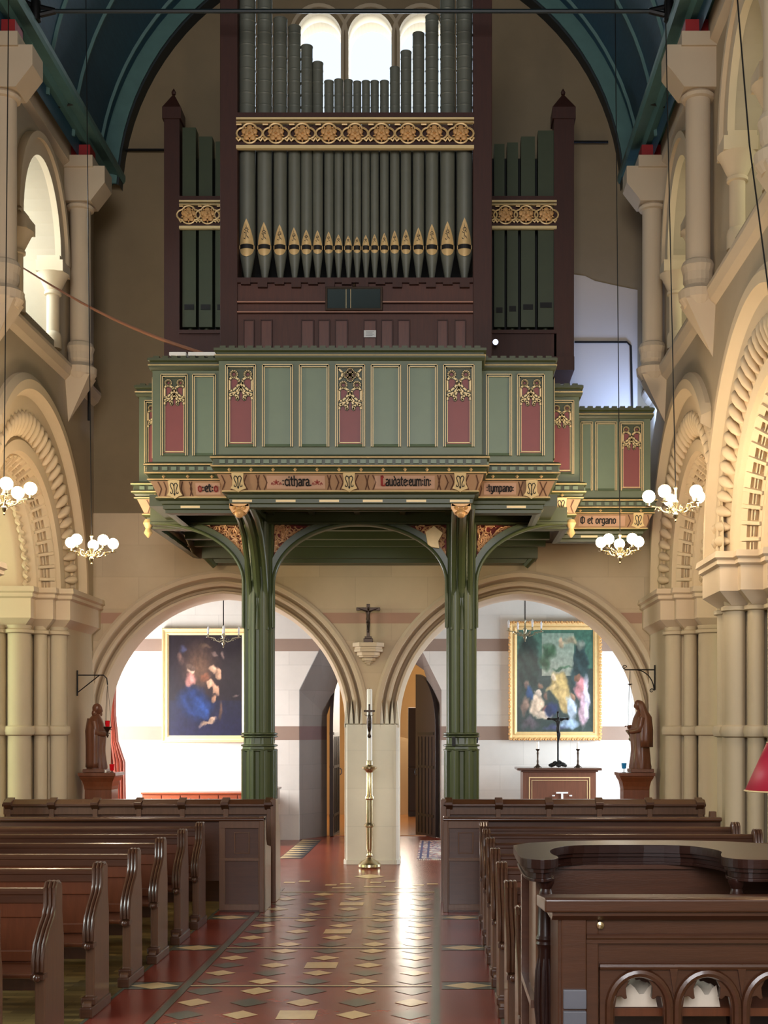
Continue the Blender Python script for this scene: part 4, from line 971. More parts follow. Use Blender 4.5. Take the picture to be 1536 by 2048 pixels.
# ============================================================ PEWS
def make_pew(s, length, both):
    """s = -1 runs to the north (left), +1 to the south; origin at the aisle end, back plane y = 0."""
    root = empty('pew')
    prof = [(.03, 0), (.03, .60), (0, .75), (0, .90), (-.02, .92), (-.12, .92), (-.14, .90), (-.145, .80), (-.18, .74), (-.26, .68), (-.33, .61), (-.36, .53), (-.36, .47), (-.33, .44), (-.33, .12), (-.40, .09), (-.42, 0)]
    rim = [(-.07, .925), (-.125, .925), (-.148, .90), (-.15, .80), (-.185, .742), (-.265, .682), (-.335, .612), (-.367, .53), (-.367, .47)]
    def end(x):
        mb = MB(); mb.prism(prof, (x-.028, 0, 0), (0, 1, 0), (0, 0, 1), (.056, 0, 0)); e = mb.build('bench_end', M['oak_end'], root, False, .006)
        mb = MB()
        for dx in (-.024, 0, .024): mb.tube([(x+dx, p[0], p[1]) for p in rim], .0125, 8)
        mb.build('moulded_rim', M['oak'], e, True)
        mb = MB(); mb.box(x-.04, x+.04, -.43, .04, 0, .07); mb.box(x-.045, x+.045, -.38, -.30, .07, .12); mb.build('plinth', M['oak'], e, False, .01)
        mb = MB(); mb.sphere((x, -.385, .44), .022, 10); mb.box(x-.035, x+.035, -.385, -.30, .43, .455); mb.build('seat_knob', M['oak'], e, True)
    end(s*.028)
    if both: end(s*(length-.028))
    x0, x1 = sorted((s*.056, s*(length-.056)))
    mb = MB(); mb.box(x0, x1, -.03, .0, .30, .86); b = mb.build('backrest', M['oak_warm'], root)
    mb = MB(); mb.tube([(x0, -.035, .862), (x1, -.035, .862)], .027, 10); mb.box(x0, x1, -.055, .01, .80, .855); mb.build('top_rail', M['oak'], b, False, .006)
    mb = MB(); n = max(2, int(length/.52))
    for i in range(n+1):
        x = x0+(x1-x0)*i/n; mb.box(max(x-.05, x0), min(x+.05, x1), -.045, -.025, .47, .81)
    mb.box(x0, x1, -.045, -.025, .72, .81); mb.box(x0, x1, -.045, -.025, .47, .53); mb.build('panel_framing', M['oak_warm'], b, False, .005)
    mb = MB(); mb.box(x0, x1, -.36, .0, .43, .46); mb.build('seat', M['oak_warm'], root, False, .01)
    return root
XL, XR = -2.155, .375
DK = [6.27, 7.30, 8.30, 9.23, 10.1, 10.95, 11.75]
names = ['nearest to the camera', 'second from the camera', 'third from the camera', 'fourth from the camera', 'fifth from the camera', 'sixth from the camera', 'farthest, just before the panelled stall']
for s, xe, side in ((-1, XL, 'left'), (1, XR, 'right')):
    pr = make_pew(s, 2.32 if s < 0 else 2.36, s > 0)
    for i, y in enumerate(DK):
        o = pr if i == 0 else copy_tree(pr)
        o.location = (xe, y, 0)
        tag(o, 'dark oak pew %s of the tiled aisle, %s' % (side, names[i]), 'pew', 'pews %s of the aisle' % side)
# panelled stall and rear screen
for s, xa, side in ((-1, -1.70, 'left'), (1, .04, 'right')):
    xe = -4.5 if s < 0 else 2.75
    t = empty('panelled_stall', (xa, 12.5, 0), 'dark panelled stall closing the rows of pews, %s of the aisle' % side, 'stall', 'panelled stalls')
    xi = xa+s*.44
    mb = MB(); a, b = sorted((xa, xi)); mb.box(a, b, 12.42, 12.47, 0, .90); fp = mb.build('front_panel', M['oak'], t, False, .006)
    mb = MB()
    for (p0, p1, q0, q1) in ((a, a+.06, .02, .9), (b-.06, b, .02, .9), (a, b, .50, .53), (a, b, .02, .08), (a, b, .82, .9)): mb.box(p0, p1, 12.40, 12.42, q0, q1)
    c_ = (a+b)/2; 
    for (p0, p1, q0, q1) in ((c_-.075, c_-.065, .57, .78), (c_+.065, c_+.075, .57, .78), (c_-.075, c_+.075, .57, .58), (c_-.075, c_+.075, .77, .78)): mb.box(p0, p1, 12.412, 12.42, q0, q1)
    mb.build('panel_framing', M['oak_end'], fp, False, .004)
    mb = MB(); a, b = sorted((xa, xe)); mb.box(a, b, 12.40, 12.50, .885, .925); mb.tube([(a, 12.40, .905), (b, 12.40, .905)], .018, 8); mb.box(a, b, 12.45, 12.48, .3, .9); mb.build('top_rail', M['oak'], t, False, .004)
    mb = MB(); a, b = sorted((xa, xa+s*.05)); mb.prism([(12.392, 0), (12.392, .93), (12.52, .93), (12.55, .70), (12.62, .64), (12.9, .60), (12.9, 0)], (a, 0, 0), (0, 1, 0), (0, 0, 1), (b-a, 0, 0)); mb.build('bench_end', M['oak_end'], t, False, .006)
    if s > 0:
        mb = MB(); mb.prism([(12.45, .5), (12.45, .98), (12.52, .98), (12.56, .9), (12.75, .75), (12.75, .5)], (2.65, 0, 0), (0, 1, 0), (0, 0, 1), (.06, 0, 0)); mb.build('bench_end', M['oak_end'], t, False, .006)
    t = empty('rear_screen', (xa, 13.2, 0), 'tall dark oak screen with a bracketed ledge behind the last stall, %s of the aisle' % side, 'screen', 'rear screens')
    xs = xa-s*.0; a, b = sorted((xs, xe)); n = 5 if s > 0 else 6
    mb = MB(); mb.box(a, b, 13.2, 13.24, 0, 1.0); mb.build('board', M['oak'], t)
    mb = MB(); mb.prism([(13.12, .985), (13.12, 1.01), (13.2, 1.055), (13.30, 1.055), (13.30, 1.02), (13.2, .985)], (a, 0, 0), (0, 1, 0), (0, 0, 1), (b-a, 0, 0)); mb.build('ledge', M['oak'], t, False, .006)
    mb = MB()
    for i in range(n+1):
        x = a+.05+(b-a-.1)*i/n; mb.box(x-.025, x+.025, 13.16, 13.2, .02, .98)
    mb.box(a, b, 13.17, 13.2, .90, .985); mb.build('framing', M['oak_end'], t, False, .004)
    for i in range(n+1):
        x = a+.06+(b-a-.12)*i/n
        mb = MB(); mb.prism([(13.10, 1.0), (13.10, 1.03), (13.24, 1.075), (13.24, .93), (13.17, .95)], (x-.04, 0, 0), (0, 1, 0), (0, 0, 1), (.08, 0, 0)); mb.build('bracket', M['oak'], t, False, .004)
    mb = MB(); e0, e1 = sorted((xa-s*.02, xa+s*.035)); mb.prism([(13.12, 0), (13.12, 1.06), (13.34, 1.06), (13.36, .86), (13.46, .76), (13.5, .62), (13.5, 0)], (e0, 0, 0), (0, 1, 0), (0, 0, 1), (e1-e0, 0, 0)); mb.build('bench_end', M['oak_end'], t, False, .006)
# ============================================================ CLERGY DESK AND SEAT (front right)
t = empty('clergy_desk', (.45, 4.6, 0), 'dark oak prayer desk with cusped open arcading and a sloping top, nearest the camera', 'desk')
mb = MB(); mb.prism([(4.48, 1.150), (4.48, 1.195), (4.50, 1.20), (4.86, 1.165), (4.86, 1.12)], (.372, 0, 0), (0, 1, 0), (0, 0, 1), (1.5, 0, 0)); mb.build('desk_top', M['oak'], t, False, .006)
mb = MB(); mb.prism([(4.50, 1.15), (4.50, 1.135), (4.535, 1.115), (4.86, 1.115), (4.86, 1.15)], (.40, 0, 0), (0, 1, 0), (0, 0, 1), (1.47, 0, 0)); mb.build('moulding', M['oak'], t)
mb = MB(); mb.box(.435, .525, 4.54, 4.62, .0, 1.125); mb.box(.525, .57, 4.555, 4.60, .0, 1.125); mb.box(.425, .44, 4.55, 4.86, 0, 1.12); mb.build('corner_stile', M['oak'], t, False, .004)
mb = MB(); mb.box(.525, 1.87, 4.56, 4.60, 1.03, 1.125); mb.box(.57, 1.87, 4.575, 4.60, .94, 1.03); mb.build('front_panel', M['oak'], t)
mb = MB(); mb.tube([(.527, 4.553, 1.053), (1.87, 4.553, 1.053)], .011, 10); mb.box(.527, 1.87, 4.55, 4.56, 1.03, 1.045); mb.build('bead', M['oak'], t, True)
mb = MB(); mb.lathe([(.004, 0), (.013, .004), (.014, .014), (.006, .018)], (.575, 4.536, 1.095), 14, 'y'); mb.lathe([(.006, 0), (.007, .02)], (.575, 4.545, 1.095), 8, 'y'); k = mb.build('knob', M['brass'], t, True); tag(k, 'small round metal knob')
# arcade
cx = [.717+.243*i for i in range(5)]; out = [(.575, .3), (1.87, .3), (1.87, .955), (.575, .955)]; holes = []
for c in cx:
    hw = .088; q = [(c-hw, .32), (c+hw, .32), (c+hw, .80)]
    R = .092
    q += [(c+.088, .82), (c+.060, .822), (c+.045, .835), (c+.045, .815), (c+.03, .83), (c+.043, .85)]
    q = [(c-hw, .32), (c+hw, .32), (c+hw, .79), (c+.080, .835), (c+.066, .838), (c+.052, .826), (c+.043, .830), (c+.046, .845), (c+.048, .868), (c+.035, .895), (c, .908), (c-.035, .895), (c-.048, .868), (c-.046, .845), (c-.043, .830), (c-.052, .826), (c-.066, .838), (c-.080, .835), (c-hw, .79)]
    holes.append(q)
ar = plate('arcade', out, holes, .03, M['oak'], (0, 4.565, 0), (1, 0, 0), (0, 0, 1), (0, 1, 0), t, .004)
mb = MB()
for c in cx: mb.tube([(c+.107*math.cos(a), 4.56, .80+.122*math.sin(a)) for a in [PI*i/16 for i in range(17)]]+[(c-.107, 4.56, .3)], .016, 8); mb.tube([(c+.107, 4.56, .8), (c+.107, 4.56, .3)], .016, 8)
for c in cx: mb.prism([(c+.107, .94), (c+.1215, .955), (c+.136, .94), (c+.1215, .84)], (0, 4.55, 0), (1, 0, 0), (0, 0, 1), (0, .015, 0))
mb.tube([(.575, 4.56, .945), (1.87, 4.56, .945)], .013, 8)
mb.build('arch_rolls', M['oak'], ar, True)
mb = MB(); mb.box(.58, 1.86, 4.66, 4.85, .745, .775); mb.build('shelf', M['oak_warm'], t)
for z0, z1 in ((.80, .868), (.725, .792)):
    mb = MB(); mb.box(.442, .524, 4.525, 4.545, z0, z1); q = mb.build('painted_block', mat('blue_light_patch', (100, 103, 112), .4, bump=.02), t, False, .003); tag(q, 'blue grey block standing in for light on the corner post')  # added blocks, their blue grey imitates light reflected on the post
for i, (a, b, hh, lb) in enumerate(((.60, .80, .085, 'cream cloth lying on the desk shelf behind the leftmost arch'), (.86, 1.03, .08, 'cream cloth lying on the desk shelf behind the middle arch'))):
    mb = MB(); n = 12; rows = []
    for j in range(5):
        y = 4.67+.03*j; rows.append([(a+(b-a)*k/n, y, .777+(0 if k in (0, n) else hh*(.75+.25*math.sin(k*1.3+j)))) for k in range(n+1)])
    mb.grid(rows); mb.grid([[(p[0], p[1], .777) for p in rows[0]], rows[0]]); tag(mb.build('folded_cloth', mat('cream_cloth', (214, 202, 184), .8, bump=.1), None, True), lb, 'cloth')
# curved seat
t = empty('clergy_stall', (.75, 5.3, 0), 'polished dark wooden seat with a curved moulded arm rail on turned posts behind the desk', 'stall')
outr = [(.33, 4.84), (.315, 5.0), (.325, 5.66), (1.50, 5.66), (1.50, 4.84), (1.24, 4.80), (1.16, 4.82), (1.11, 4.90), (1.13, 5.02), (1.17, 5.16), (1.13, 5.30), (1.05, 5.43), (.62, 5.43), (.52, 5.36), (.462, 5.22), (.45, 5.05), (.475, 4.92), (.45, 4.83), (.40, 4.79)]
def uplate(name, g, z, th, m):
    c = Vector((.8, 5.25)); q = []
    n = len(outr)
    for i, p in enumerate(outr):
        a, b = Vector(outr[i-1]), Vector(outr[(i+1) % n]); d = (b-a).normalized(); nn = Vector((-d.y, d.x)); q.append((p[0]+nn.x*g, p[1]+nn.y*g))
    o = plate(name, q, [], th, m, (0, 0, z), (1, 0, 0), (0, 1, 0), (0, 0, 1), t, min(.016, th*.4)); 
    return o
def chaikin(p):
    q = []
    for i in range(len(p)):
        a, b = p[i], p[(i+1) % len(p)]; q += [(a[0]*.75+b[0]*.25, a[1]*.75+b[1]*.25), (a[0]*.25+b[0]*.75, a[1]*.25+b[1]*.75)]
    return q
outr = [(a, b+.10) for a, b in chaikin(chaikin(outr))]
uplate('arm_rail', 0.0, 1.255, .036, M['mahog']); uplate('rail_moulding', -.012, 1.238, .018, M['mahog']); uplate('rail_moulding', -.026, 1.215, .024, M['mahog']); uplate('rail_moulding', -.018, 1.203, .012, M['mahog'])
mb = MB(); mb.box(.36, 1.5, 5.56, 5.60, .5, 1.21); mb.box(.45, 1.2, 5.54, 5.56, 1.185, 1.203); mb.box(.36, 1.5, 5.0, 5.56, .70, .73); mb.build('back_panel', M['oak'], t)
mb = MB(); mb.box(.383, .403, 5.05, 5.42, 0, 1.2); sp = mb.build('side_panel', M['oak_end'], t, False, .004)
mb = MB(); mb.box(1.46, 1.485, 5.03, 5.7, 0, 1.2); mb.build('side_panel', M['oak_end'], t, False, .004)
for x in (.418, 1.165):
    pr = [(.02, 0), (.045, .02), (.045, .1), (.03, .12), (.034, .2), (.03, .5), (.036, .52), (.028, .54), (.036, .56), (.030, .6), (.037, .72), (.030, .93), (.036, .95), (.040, .955), (.036, .965), (.040, .975), (.036, .985), (.033, .99), (.030, 1.10), (.026, 1.13), (.036, 1.14), (.026, 1.15), (.022, 1.17), (.034, 1.195), (.034, 1.21)]
    mb = MB(); mb.lathe(pr, (x, 4.99, 0), 20); p = mb.build('turned_post', M['mahog'], t, True)
    mb = MB()
    for i in range(10):
        a = 2*PI*i/10; mb.tube([(x+q[0]*math.cos(a), 4.99+q[0]*math.sin(a), q[1]) for q in ((.032, .6), (.039, .72), (.035, .85), (.030, .90))], [.003, .008, .007, .002], 6)
    mb.build('reeding', M['mahog'], p, True)
# table lamp with red shade (its stem stands on the desk top just beyond the edge of the picture)
t = empty('table_lamp', (1.18, 4.72, 1.18), 'red conical lampshade of a table lamp standing on the prayer desk', 'lamp')
c = (1.27, 4.72, 0)
mb = MB(); rows = []
for (r, z) in ((.135, 1.565), (.055, 1.745)): rows.append([(c[0]+r*math.cos(2*PI*i/28), c[1]+r*math.sin(2*PI*i/28), z) for i in range(28)])
mb.grid(rows, True); sh = mb.build('lamp_shade', mat('red_shade', (156, 26, 50), .5, var=.05, scale=2, bump=.02, emit=(150, 20, 40), es=.12), t, True); sh.modifiers.new('t', 'SOLIDIFY').thickness = .002
mb = MB(); mb.tube([(c[0]+.1355*math.cos(2*PI*i/28), c[1]+.1355*math.sin(2*PI*i/28), 1.566) for i in range(28)], .003, 6, True); mb.tube([(c[0]+.0555*math.cos(2*PI*i/28), c[1]+.0555*math.sin(2*PI*i/28), 1.745) for i in range(28)], .002, 6, True); mb.build('shade_trim', M['gold_l'], sh)
mb = MB(); mb.lathe([(.05, 1.183), (.05, 1.195), (.02, 1.21), (.012, 1.25), (.02, 1.3), (.01, 1.35), (.01, 1.62)], c, 16); mb.build('stem', M['brass'], t, True)
mb = MB(); mb.sphere((c[0], c[1], 1.64), .025, 12); mb.build('bulb', mat('warm_bulb', (255, 220, 170), .4, bump=0, emit=(255, 214, 160), es=6), t, True)
point('table_lamp_light', (c[0], c[1], 1.60), 3, (1, .72, .4), .03)
# ============================================================ CANDLES, CRUCIFIXES, STATUES
def corpus(parent, o, sc, m):
    P_ = {'pel': (0, 0, 0, .055, .045), 'ch': (0, -.01, .19, .07, .05), 'nk': (0, -.015, .27, .024, .024), 'hd': (.01, -.035, .335, .038, .042), 'ht': (.012, -.03, .37, .03, .034),
          'ls': (-.085, 0, .245, .026, .024), 'le': (-.19, .0, .29, .019, .018), 'lh': (-.29, .01, .335, .014, .01), 'lf': (-.315, .01, .34, .011, .006),
          'rs': (.085, 0, .245, .026, .024), 're': (.19, .0, .29, .019, .018), 'rh': (.29, .01, .335, .014, .01), 'rf': (.315, .01, .34, .011, .006),
          'lk': (-.02, -.05, -.2, .032, .03), 'la': (-.008, .0, -.4, .017, .017), 'lt': (-.005, -.03, -.45, .017, .012), 'rk': (.045, -.05, -.2, .032, .03), 'ra': (.012, -.01, -.4, .017, .017), 'rt': (.012, -.035, -.45, .017, .012)}
    E = [('pel', 'ch'), ('ch', 'nk'), ('nk', 'hd'), ('hd', 'ht'), ('ch', 'ls'), ('ls', 'le'), ('le', 'lh'), ('lh', 'lf'), ('ch', 'rs'), ('rs', 're'), ('re', 'rh'), ('rh', 'rf'), ('pel', 'lk'), ('lk', 'la'), ('la', 'lt'), ('pel', 'rk'), ('rk', 'ra'), ('ra', 'rt')]
    ks = list(P_); me = bpy.data.meshes.new('corpus'); me.from_pydata([P_[k][:3] for k in ks], [(ks.index(a), ks.index(b)) for a, b in E], [])
    ob = bpy.data.objects.new('tmp', me); COL.objects.link(ob); sk = ob.modifiers.new('s', 'SKIN')
    for i, k in enumerate(ks): me.skin_vertices[0].data[i].radius = P_[k][3:5]
    me.skin_vertices[0].data[0].use_root = True
    ob.modifiers.new('u', 'SUBSURF').levels = 2
    bpy.context.view_layer.update(); dg = bpy.context.evaluated_depsgraph_get(); m2 = bpy.data.meshes.new_from_object(ob.evaluated_get(dg)); bpy.data.objects.remove(ob)
    for v in m2.vertices: v.co = Vector(o)+v.co*sc
    for f in m2.polygons: f.use_smooth = True
    m2.materials.clear(); m2.materials.append(m)
    c = link('figure', m2, parent)
    mb = MB(); mb.lathe([(.055, -.09), (.07, -.03), (.062, .04)], (0, -.01, 0), 14); mb.v = [(o[0]+p[0]*sc, o[1]+p[1]*sc, o[2]+p[2]*sc) for p in mb.v]; mb.build('loincloth', m, c, True)
    return c
# crucifix on the wall corbel
yw = 16.62; t = empty('wall_crucifix', (CX, yw, 0), 'dark crucifix standing on the stone corbel between the two arches', 'crucifix')
p = at(736.5, 1285, yw); x = p.x
mb = MB(); mb.box(x-.022, x+.022, yw-.012, yw+.012, zz(1283, yw), zz(1208, yw)); mb.box(x-.155, x+.155, yw-.012, yw+.012, zz(1221, yw), zz(1215, yw)); mb.build('cross', M['bronze'], t, False, .003)
mb = MB(); mb.box(x-.06, x+.06, yw-.05, yw+.05, zz(1285, yw)-.0, zz(1277, yw)); mb.box(x-.045, x+.045, yw-.04, yw+.04, zz(1277, yw), zz(1273, yw)); mb.build('base', M['bronze'], t, False, .004)
corpus(t, (x, yw-.035, zz(1238, yw)), .40, M['bronze'])
t = empty('stone_corbel', (CX, 16.75, 2.8), 'moulded stone corbel bracket under the wall crucifix', 'corbel')
mb = MB(); z1 = zz(1285, yw)
for (w, d_, a, b) in ((.205, .24, .0, .055), (.18, .21, .055, .085), (.185, .215, .085, .12), (.15, .17, .12, .17), (.13, .15, .17, .19), (.09, .1, .19, .235), (.06, .07, .235, .26), (.035, .05, .26, .285)):
    mb.prism([(-w, 0), (-w, d_*.55), (-w*.55, d_), (w*.55, d_), (w, d_*.55), (w, 0)], (x, 16.78, z1-b), (1, 0, 0), (0, -1, 0), (0, 0, b-a))
mb.build('bracket', M['dress'], t, False, .006)
# paschal candle in its brass stand
yc = 16.35; t = empty('candle_stand', (px2x(738, yc), yc, 0), 'tall brass candlestick stand on the floor before the central stone pier', 'candlestick'); x = px2x(739, yc)
zf = lambda py: zz(py, yc)
mb = MB(); mb.lathe([(.14, 0), (.15, .02), (.145, .05), (.11, .085), (.05, .115), (.035, .14), (.042, .16), (.03, .19), (.035, .22), (.042, .25), (.044, zf(1655)), (.066, zf(1652)), (.066, zf(1649)), (.044, zf(1645)), (.042, zf(1600)), (.060, zf(1597)), (.060, zf(1594)), (.042, zf(1590)), (.040, zf(1545)), (.06, zf(1541)), (.095, zf(1537)), (.098, zf(1534)), (.05, zf(1532)), (.04, zf(1530)), (.04, zf(1522)), (.0, zf(1521))], (x, yc, 0), 28)
mb.build('stand', M['brass'], t, True)
ca = empty('altar_candle', (x, yc, zf(1521)), 'tall white candle with a dark bronze crucifix emblem rising from the brass stand', 'candle')
mb = MB(); mb.lathe([(.034, zf(1520.6)), (.034, zf(1380)), (.028, zf(1378)), (.006, zf(1378.5))], (x, yc, 0), 24); mb.build('wax_shaft', M['wax'], ca, True)
mb = MB(); mb.tube([(x, yc, zf(1380)), (x+.003, yc, zf(1376))], .003, 6); mb.build('wick', M['black'], ca)
mb = MB(); mb.box(x-.009, x+.009, yc-.05, yc-.035, zf(1476), zf(1410)); mb.box(x-.06, x+.06, yc-.05, yc-.035, zf(1424), zf(1420))
for s in (-1, 1): mb.sphere((x+s*.062, yc-.042, zf(1422)), .012, 8)
mb.sphere((x, yc-.042, zf(1410)), .012, 8); mb.sphere((x, yc-.045, zf(1446)), .04, 12, (.8, .75, 3.1)); mb.sphere((x, yc-.05, zf(1472)), .026, 10, (1, .7, 1))
em = mb.build('emblem', M['bronze'], ca, True); tag(em, 'dark bronze crucifix emblem')
corpus(em, (x, yc-.075, zf(1440)), .2, M['bronze'])
# robed statues
def statue(x, y, s, h, veil, nm, label):
    """Carved robed figure, turned towards s*x; z0 on the pedestal."""
    z0 = 1.235; t = empty(nm, (x, y, z0), label, 'statue')
    k = h/1.0; rows = []
    R = random.Random(5 if veil else 9)
    prof = [(0, .17, .15, 0), (.03, .175, .155, 0), (.15, .16, .14, .0), (.35, .148, .13, .005), (.5, .15, .135, .01), (.62, .158, .13, .005), (.72, .155, .12, -.005), (.79, .14, .10, -.012), (.83, .10, .075, -.01), (.852, .052, .05, .0), (.87, .042, .042, .01)]
    for (zv, a, b, off) in prof:
        r = []
        for i in range(40):
            an = 2*PI*i/40; fold = 1+(.07*math.sin(7*an+zv*5)+.045*math.sin(13*an-zv*9))*(1 if zv < .6 else .35)
            r.append((x+s*(off+b*fold*math.cos(an))*k, y+a*fold*.85*math.sin(an)*k, z0+.05*k+zv*k))
        rows.append(r)
    mb = MB(); mb.grid(rows, True)
    hz = z0+(.05+.935)*k; hx = x+s*.03*k
    # head: skull, face, nose, brow, chin as one swept surface
    rr = []
    for j in range(15):
        ph = PI*j/14; r = []
        for i in range(20):
            an = 2*PI*i/20; d = Vector((math.sin(ph)*math.cos(an), math.sin(ph)*math.sin(an), math.cos(ph)))
            q = Vector((d.x*.062, d.y*.052, d.z*.078)); f = max(0, d.x)
            q.x += .022*math.exp(-((d.z+.12)**2)/.02-(d.y**2)/.03)*f; q.x += .008*math.exp(-((d.z-.22)**2)/.02)*f; q.x -= .01*math.exp(-((d.z-.05)**2)/.01-((abs(d.y)-.35)**2)/.03)*f
            q.x += .010*math.exp(-((d.z+.75)**2)/.03)*f; q.x += .004*math.exp(-((d.z+.45)**2)/.006)*f
            c, sn = math.cos(.3), math.sin(.3); q = Vector((q.x*c+q.z*sn, q.y, -q.x*sn+q.z*c))
            r.append((hx+s*q.x*k, y+q.y*k, hz+q.z*k))
        rr.append(r)
    mb.grid(rr, True)
    # arms: sleeves coming forward, hands with fingers
    for a in (-1, 1):
        sh = Vector((x, y+a*.12*k, z0+.80*k)); el = Vector((x+s*.04*k, y+a*.15*k, z0+.62*k)); wr = Vector((x+s*.15*k, y+a*.05*k, z0+(.66 if a > 0 else .60)*k))
        mb.tube([sh, (sh+el)/2, el, (el+wr)/2, wr], [.05*k, .052*k, .05*k, .045*k, .04*k], 12)
        mb.tube([wr, wr+Vector((s*.03*k, -a*.01*k, .01*k))], [.018*k, .02*k], 8)
        for f in range(4):
            b = wr+Vector((s*.03*k, (-.015+.01*f)*k, .015*k)); mb.tube([b, b+Vector((s*(.025+.004*(f % 3))*k, 0, .004*k)), b+Vector((s*(.038+.004*(f % 3))*k, 0, -.008*k))], .0055*k, 6)
        b = wr+Vector((s*.015*k, 0, .02*k)); mb.tube([b, b+Vector((s*.02*k, -a*.008*k, .018*k))], .006*k, 6)
    body = mb.build('body', M['carvewood'], t, True, angle=60)
    mb = MB()
    if veil:
        rows = []
        for (zv, r0, off, open_) in ((1.03, .01, .02, .2), (1.015, .05, .012, .8), (.98, .075, .0, 1.05), (.92, .088, -.012, 1.15), (.86, .10, -.03, 1.3), (.78, .155, -.04, 1.35), (.6, .185, -.035, 1.4), (.45, .19, -.03, 1.5), (.34, .19, -.03, 1.6)):
            rows.append([(x+s*(off+r0*.8*math.cos(an))*k, y+r0*1.0*math.sin(an)*k*(1+.05*math.sin(9*an)), z0+.03*k+zv*k) for an in [open_*.75+(2*PI-open_*1.5)*i/24 for i in range(25)]])
        mb.grid(rows); v = mb.build('veil', M['carvewood'], t, True, angle=70); v.modifiers.new('s', 'SOLIDIFY').thickness = .015
    else:
        mb.sphere((hx-s*.020*k, y, hz+.022*k), .078*k, 14, (1, .95, 1.05)); mb.sphere((hx-s*.055*k, y, hz-.055*k), .056*k, 12, (.9, 1.3, 1.3)); mb.sphere((hx+s*.045*k, y, hz-.07*k), .022*k, 10, (.9, 1.1, 1.5)); mb.build('hair_and_beard', M['carvewood'], t, True)
        mb = MB(); rows = []
        for (zv, r0) in ((.80, .15), (.6, .185), (.35, .175), (.1, .175), (.03, .18)):
            rows.append([(x+s*(-.01+r0*.88*math.cos(an))*k, y+r0*math.sin(an)*k*(1+.06*math.sin(8*an)), z0+.05*k+zv*k) for an in [1.05+(2*PI-2.1)*i/24 for i in range(25)]])
        mb.grid(rows); v = mb.build('mantle', M['carvewood'], t, True, angle=70); v.modifiers.new('s', 'SOLIDIFY').thickness = .012
    mb = MB(); mb.prism([(-.17*k, -.19*k), (.17*k, -.19*k), (.17*k, .19*k), (-.17*k, .19*k)], (x, y, z0), (1, 0, 0), (0, 1, 0), (0, 0, .055*k)); mb.build('base', M['carvewood'], t, False, .008)
    return t
def pedestal(x, y, w, label, s):
    t = empty('pedestal', (x, y, 0), label, 'pedestal', 'statue pedestals')
    mb = MB(); mb.box(x-w*.72, x+w*.72, y-w*.7, y+w*.7, 0, 1.02); mb.box(x-w*.8, x+w*.8, y-w*.78, y+w*.78, 0, .12); mb.build('body', M['pedwood'], t, False, .008)
    mb = MB(); mb.lathe([(w*.72*1.414, 1.02), (w*.74*1.414, 1.06), (w*.8*1.414, 1.12), (w*.92*1.414, 1.17), (w*.94*1.414, 1.19), (w*1.0*1.414, 1.195), (w*1.0*1.414, 1.232)], (x, y, 0), 4, ph=PI/4); mb.build('moulded_top', M['pedwood'], t)
yst = 16.15
pedestal(px2x(203, yst), yst, .235, 'brown wooden pedestal under the bearded statue', -1); pedestal(px2x(1269, yst), yst, .225, 'brown wooden pedestal under the veiled statue', 1)
statue(px2x(193, yst-.05), yst-.05, 1, .80, False, 'robed_statue', 'carved brown statue of a bearded robed man on the pedestal by the left corner')
statue(px2x(1281, yst-.05), yst-.05, -1, .86, True, 'veiled_statue', 'carved brown statue of a veiled woman on the pedestal by the right corner')
def glass(name, c, r, h, m, label, foot=0.0, group=None):
    t = empty(name, c, label, 'votive glass', group); mb = MB(); rows = []
    mb.lathe([(r*.8, foot), (r, foot+h), (r*.88, foot+h), (r*.7, foot+.008)], c, 16); mb.build('cup', m, t, True)
    if foot: mb = MB(); mb.lathe([(r*.8, 0), (r*.7, .006), (r*.15, .01), (r*.15, foot-.004), (r*.6, foot)], c, 14); mb.build('foot', M['bronze'], t, True)
    return t
redg = mat('red_glass', (190, 14, 26), .08, var=.03, bump=0, emit=(180, 8, 16), es=.15); blug = mat('blue_glass', (40, 130, 190), .08, var=.03, bump=0)
glass('votive_glass', (px2x(224, 16.0), 16.0, 1.235), .033, .08, redg, 'red glass votive on the pedestal beside the bearded statue', .025)
glass('votive_glass', (px2x(1248, 16.0), 16.0, 1.235), .033, .07, blug, 'blue glass votive on the pedestal beside the veiled statue', .05)
mb = MB(); c = (px2x(210, 16.0), 16.0, 1.235); mb.lathe([(.02, 0), (.02, .03), (.012, .032)], c, 12); tag(mb.build('tealight', M['wax'], None, True), 'small white tealight at the foot of the bearded statue', 'candle')
